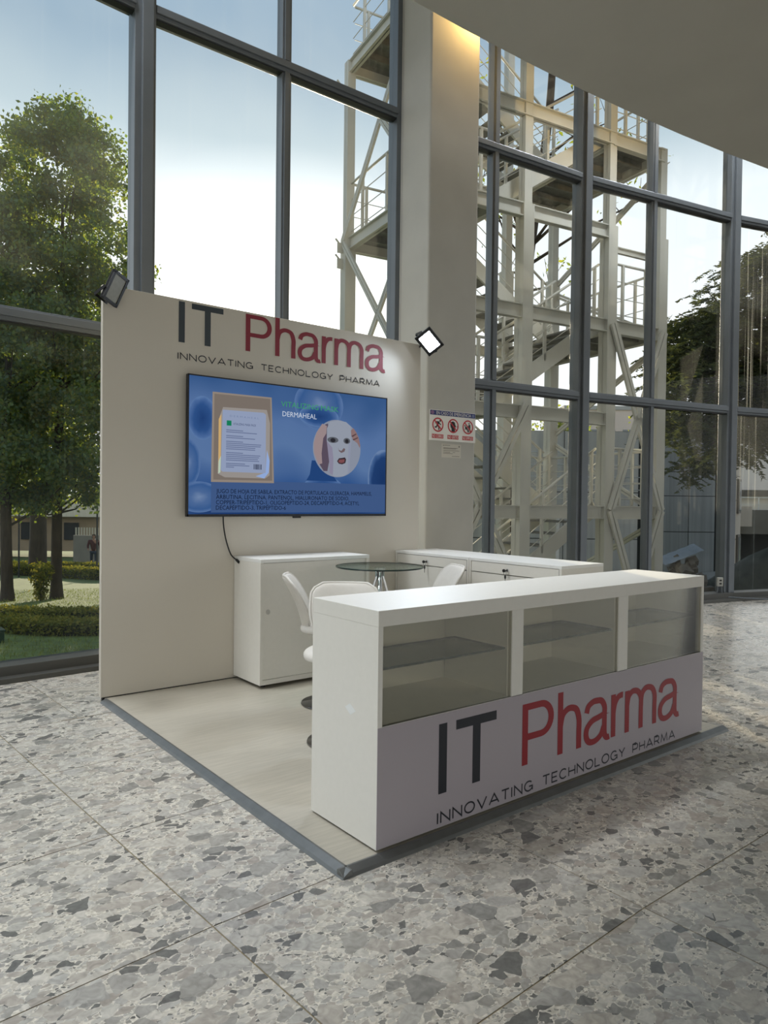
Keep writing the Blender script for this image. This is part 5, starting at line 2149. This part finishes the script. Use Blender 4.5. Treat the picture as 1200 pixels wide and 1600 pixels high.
# grass blades near the glass and round the trees
gx = rng.uniform(-3, 9, 42000)
gy = 5.7 + 14 * rng.uniform(0, 1, 42000) ** 1.3
gp = np.stack([gx, gy, np.array([gz(a, c) for a, c in zip(gx, gy)]) + .03], 1)
leaves('grass', gp, .05, leaf_mat('grass_blade', [(.17, .22, .08), (.21, .25, .09), (.25, .28, .11)], .25, (1.3, 1.3, .6)), None, .16, 0, 'stuff', aim=np.array([0, 0, 1.1]))

# ---- garden things far off on the left
t = thing('garden_house', 'low brown building with pale roof band beyond the garden hedges', 'building', (13.3, 53.5, -2.6))
p = Vector((13.3, 53.5, 0))
MB().obox(p + FWD * 2 + Vector((0, 0, -.9)), RGT * 9, FWD * 2, Vector((0, 0, 1.7))).build('wall', mat('house_brown', lin(150, 130, 106), .9, 0, .15, 1), t)
MB().obox(p + FWD * 1.6 + Vector((0, 0, .55)), RGT * 9.5, FWD * 2.4, Vector((0, 0, .72))).build('roof_band', mat('house_pale', lin(206, 196, 176), .9, 0, .1, 3, (6, 6, .3)), t)
for i in range(4):
    MB().obox(p + RGT * (-5 + 3 * i) - FWD * .05 + Vector((0, 0, -1.2)), RGT * .5, FWD * .05, Vector((0, 0, .6))).build('window', M['dark'], t)
t = thing('picket_fence', 'pale picket fence on a low wall at the far side of the garden', 'fence', (13.0, 37.5, -2.4))
p = Vector((11.2, 39.1, 0))
MB().obox(p + RGT * 2.5 + Vector((0, 0, -1.55)), RGT * 3.2, FWD * .1, Vector((0, 0, .75))).build('wall', mat('fence_wall', lin(132, 126, 116), .9, 0, .1, 2), t)
for i in range(44):
    MB().obox(p + RGT * (-.6 + .143 * i) + Vector((0, 0, -.62)), RGT * .034, FWD * .015, Vector((0, 0, .22))).build('picket', mat('picket_pale', lin(188, 180, 160), .8), t)
for (x, y, lab) in ((5.58, 27.48, 'white globe garden lamp left of the near trunk'), (7.71, 25.79, 'white globe garden lamp at the edge of the booth wall')):
    g0 = gz(x, y)
    t = thing('globe_lamp', lab, 'lamp post', (x, y, g0), 0, 'globe lamps in the garden')
    MB().tube([(x, y, g0), (x, y, 1.2)], .03, 8).build('post', M['alu_dark'], t)
    MB().lathe([(.001, 1.2), (.09, 1.23), (.15, 1.33), (.15, 1.42), (.09, 1.52), (.001, 1.55)], (x, y, 0), 20).build('globe', mat('opal_globe', lin(206, 212, 220), .3), t, smooth=True)
t = thing('green_box', 'small dark green metal box on the grass at the outer edge of the left window', 'box', (1.72, 9.72, gz(1.72, 9.72)))
MB().box(1.50, 1.80, 9.62, 9.86, gz(1.7, 9.7) - .02, gz(1.7, 9.7) + .15).build('body', mat('green_paint', lin(34, 62, 48), .5), t, bevel=.01)
MB().box(1.49, 1.81, 9.61, 9.87, gz(1.7, 9.7) + .15, gz(1.7, 9.7) + .17).build('lid', mat('green_paint', lin(34, 62, 48), .5), t, bevel=.006)


# ---- walking person far off
def skin_mesh(name, verts, edges, radii, m, parent, sub=1):
    me = bpy.data.meshes.new(name)
    me.from_pydata([tuple(v) for v in verts], edges, [])
    me.materials.append(m)
    o = link(name, me, parent, local=True)
    md = o.modifiers.new('skin', 'SKIN')
    for i, r_ in enumerate(radii):
        rr = r_ if isinstance(r_, tuple) else (r_, r_)
        me.skin_vertices[0].data[i].radius = rr
        me.skin_vertices[0].data[i].use_root = (i == 0)
    md.use_smooth_shade = True
    s2 = o.modifiers.new('subsurf', 'SUBSURF')
    s2.levels = s2.render_levels = sub
    return o


pp = thing('person', 'person in a dark maroon jacket and jeans walking on the far garden path', 'person', (10.05, 34.1, gz(10.05, 34.1)))
pp.rotation_euler.z = math.radians(-110)
pp.scale = (.93,) * 3
sk = mat('skin', lin(150, 108, 86), .6)
skin_mesh('body', [(0, 0, .95), (0, 0, 1.1), (.02, 0, 1.3), (.02, 0, 1.46), (.04, 0, 1.54), (.05, 0, 1.62), (.04, 0, 1.72),
                   (0, .1, .88), (.10, .11, .5), (.02, .11, .08), (.16, .12, .04), (0, -.1, .88), (-.06, -.11, .5), (-.26, -.11, .12), (-.16, -.12, .06),
                   (.02, .2, 1.42), (-.06, .27, 1.16), (.06, .29, .92), (.08, .29, .84), (.02, -.2, 1.42), (.10, -.27, 1.18), (.24, -.24, 1.02), (.29, -.23, .97)],
          [(0, 1), (1, 2), (2, 3), (3, 4), (4, 5), (5, 6), (0, 7), (7, 8), (8, 9), (9, 10), (0, 11), (11, 12), (12, 13), (13, 14), (2, 15), (15, 16), (16, 17), (17, 18), (2, 19), (19, 20), (20, 21), (21, 22)],
          [(.13, .1), (.12, .1), (.15, .11), .055, .05, (.085, .075), (.06, .06), .08, .055, .04, .035, .08, .055, .04, .035, .055, .042, .03, .03, .055, .042, .03, .03], sk, pp)
skin_mesh('jacket', [(0, 0, .88), (0, 0, 1.1), (.02, 0, 1.33), (.02, 0, 1.47), (.02, .2, 1.42), (-.06, .27, 1.16), (.06, .29, .95), (.02, -.2, 1.42), (.10, -.27, 1.18), (.22, -.245, 1.04)],
          [(0, 1), (1, 2), (2, 3), (2, 4), (4, 5), (5, 6), (2, 7), (7, 8), (8, 9)], [(.17, .13), (.165, .13), (.18, .135), .07, .075, .06, .05, .075, .06, .05], mat('maroon_jacket', lin(74, 34, 32), .8), pp)
skin_mesh('trousers', [(0, 0, .93), (0, .1, .86), (.10, .11, .5), (.02, .11, .12), (0, -.1, .86), (-.06, -.11, .5), (-.25, -.11, .15)],
          [(0, 1), (1, 2), (2, 3), (0, 4), (4, 5), (5, 6)], [(.15, .11), .095, .07, .055, .095, .07, .055], mat('jeans', lin(40, 48, 66), .8), pp)
skin_mesh('hair', [(.03, 0, 1.66), (.03, 0, 1.74), (0, 0, 1.64)], [(0, 1), (0, 2)], [(.09, .08), (.06, .06), (.07, .06)], mat('dark_hair', lin(26, 20, 18), .7), pp)
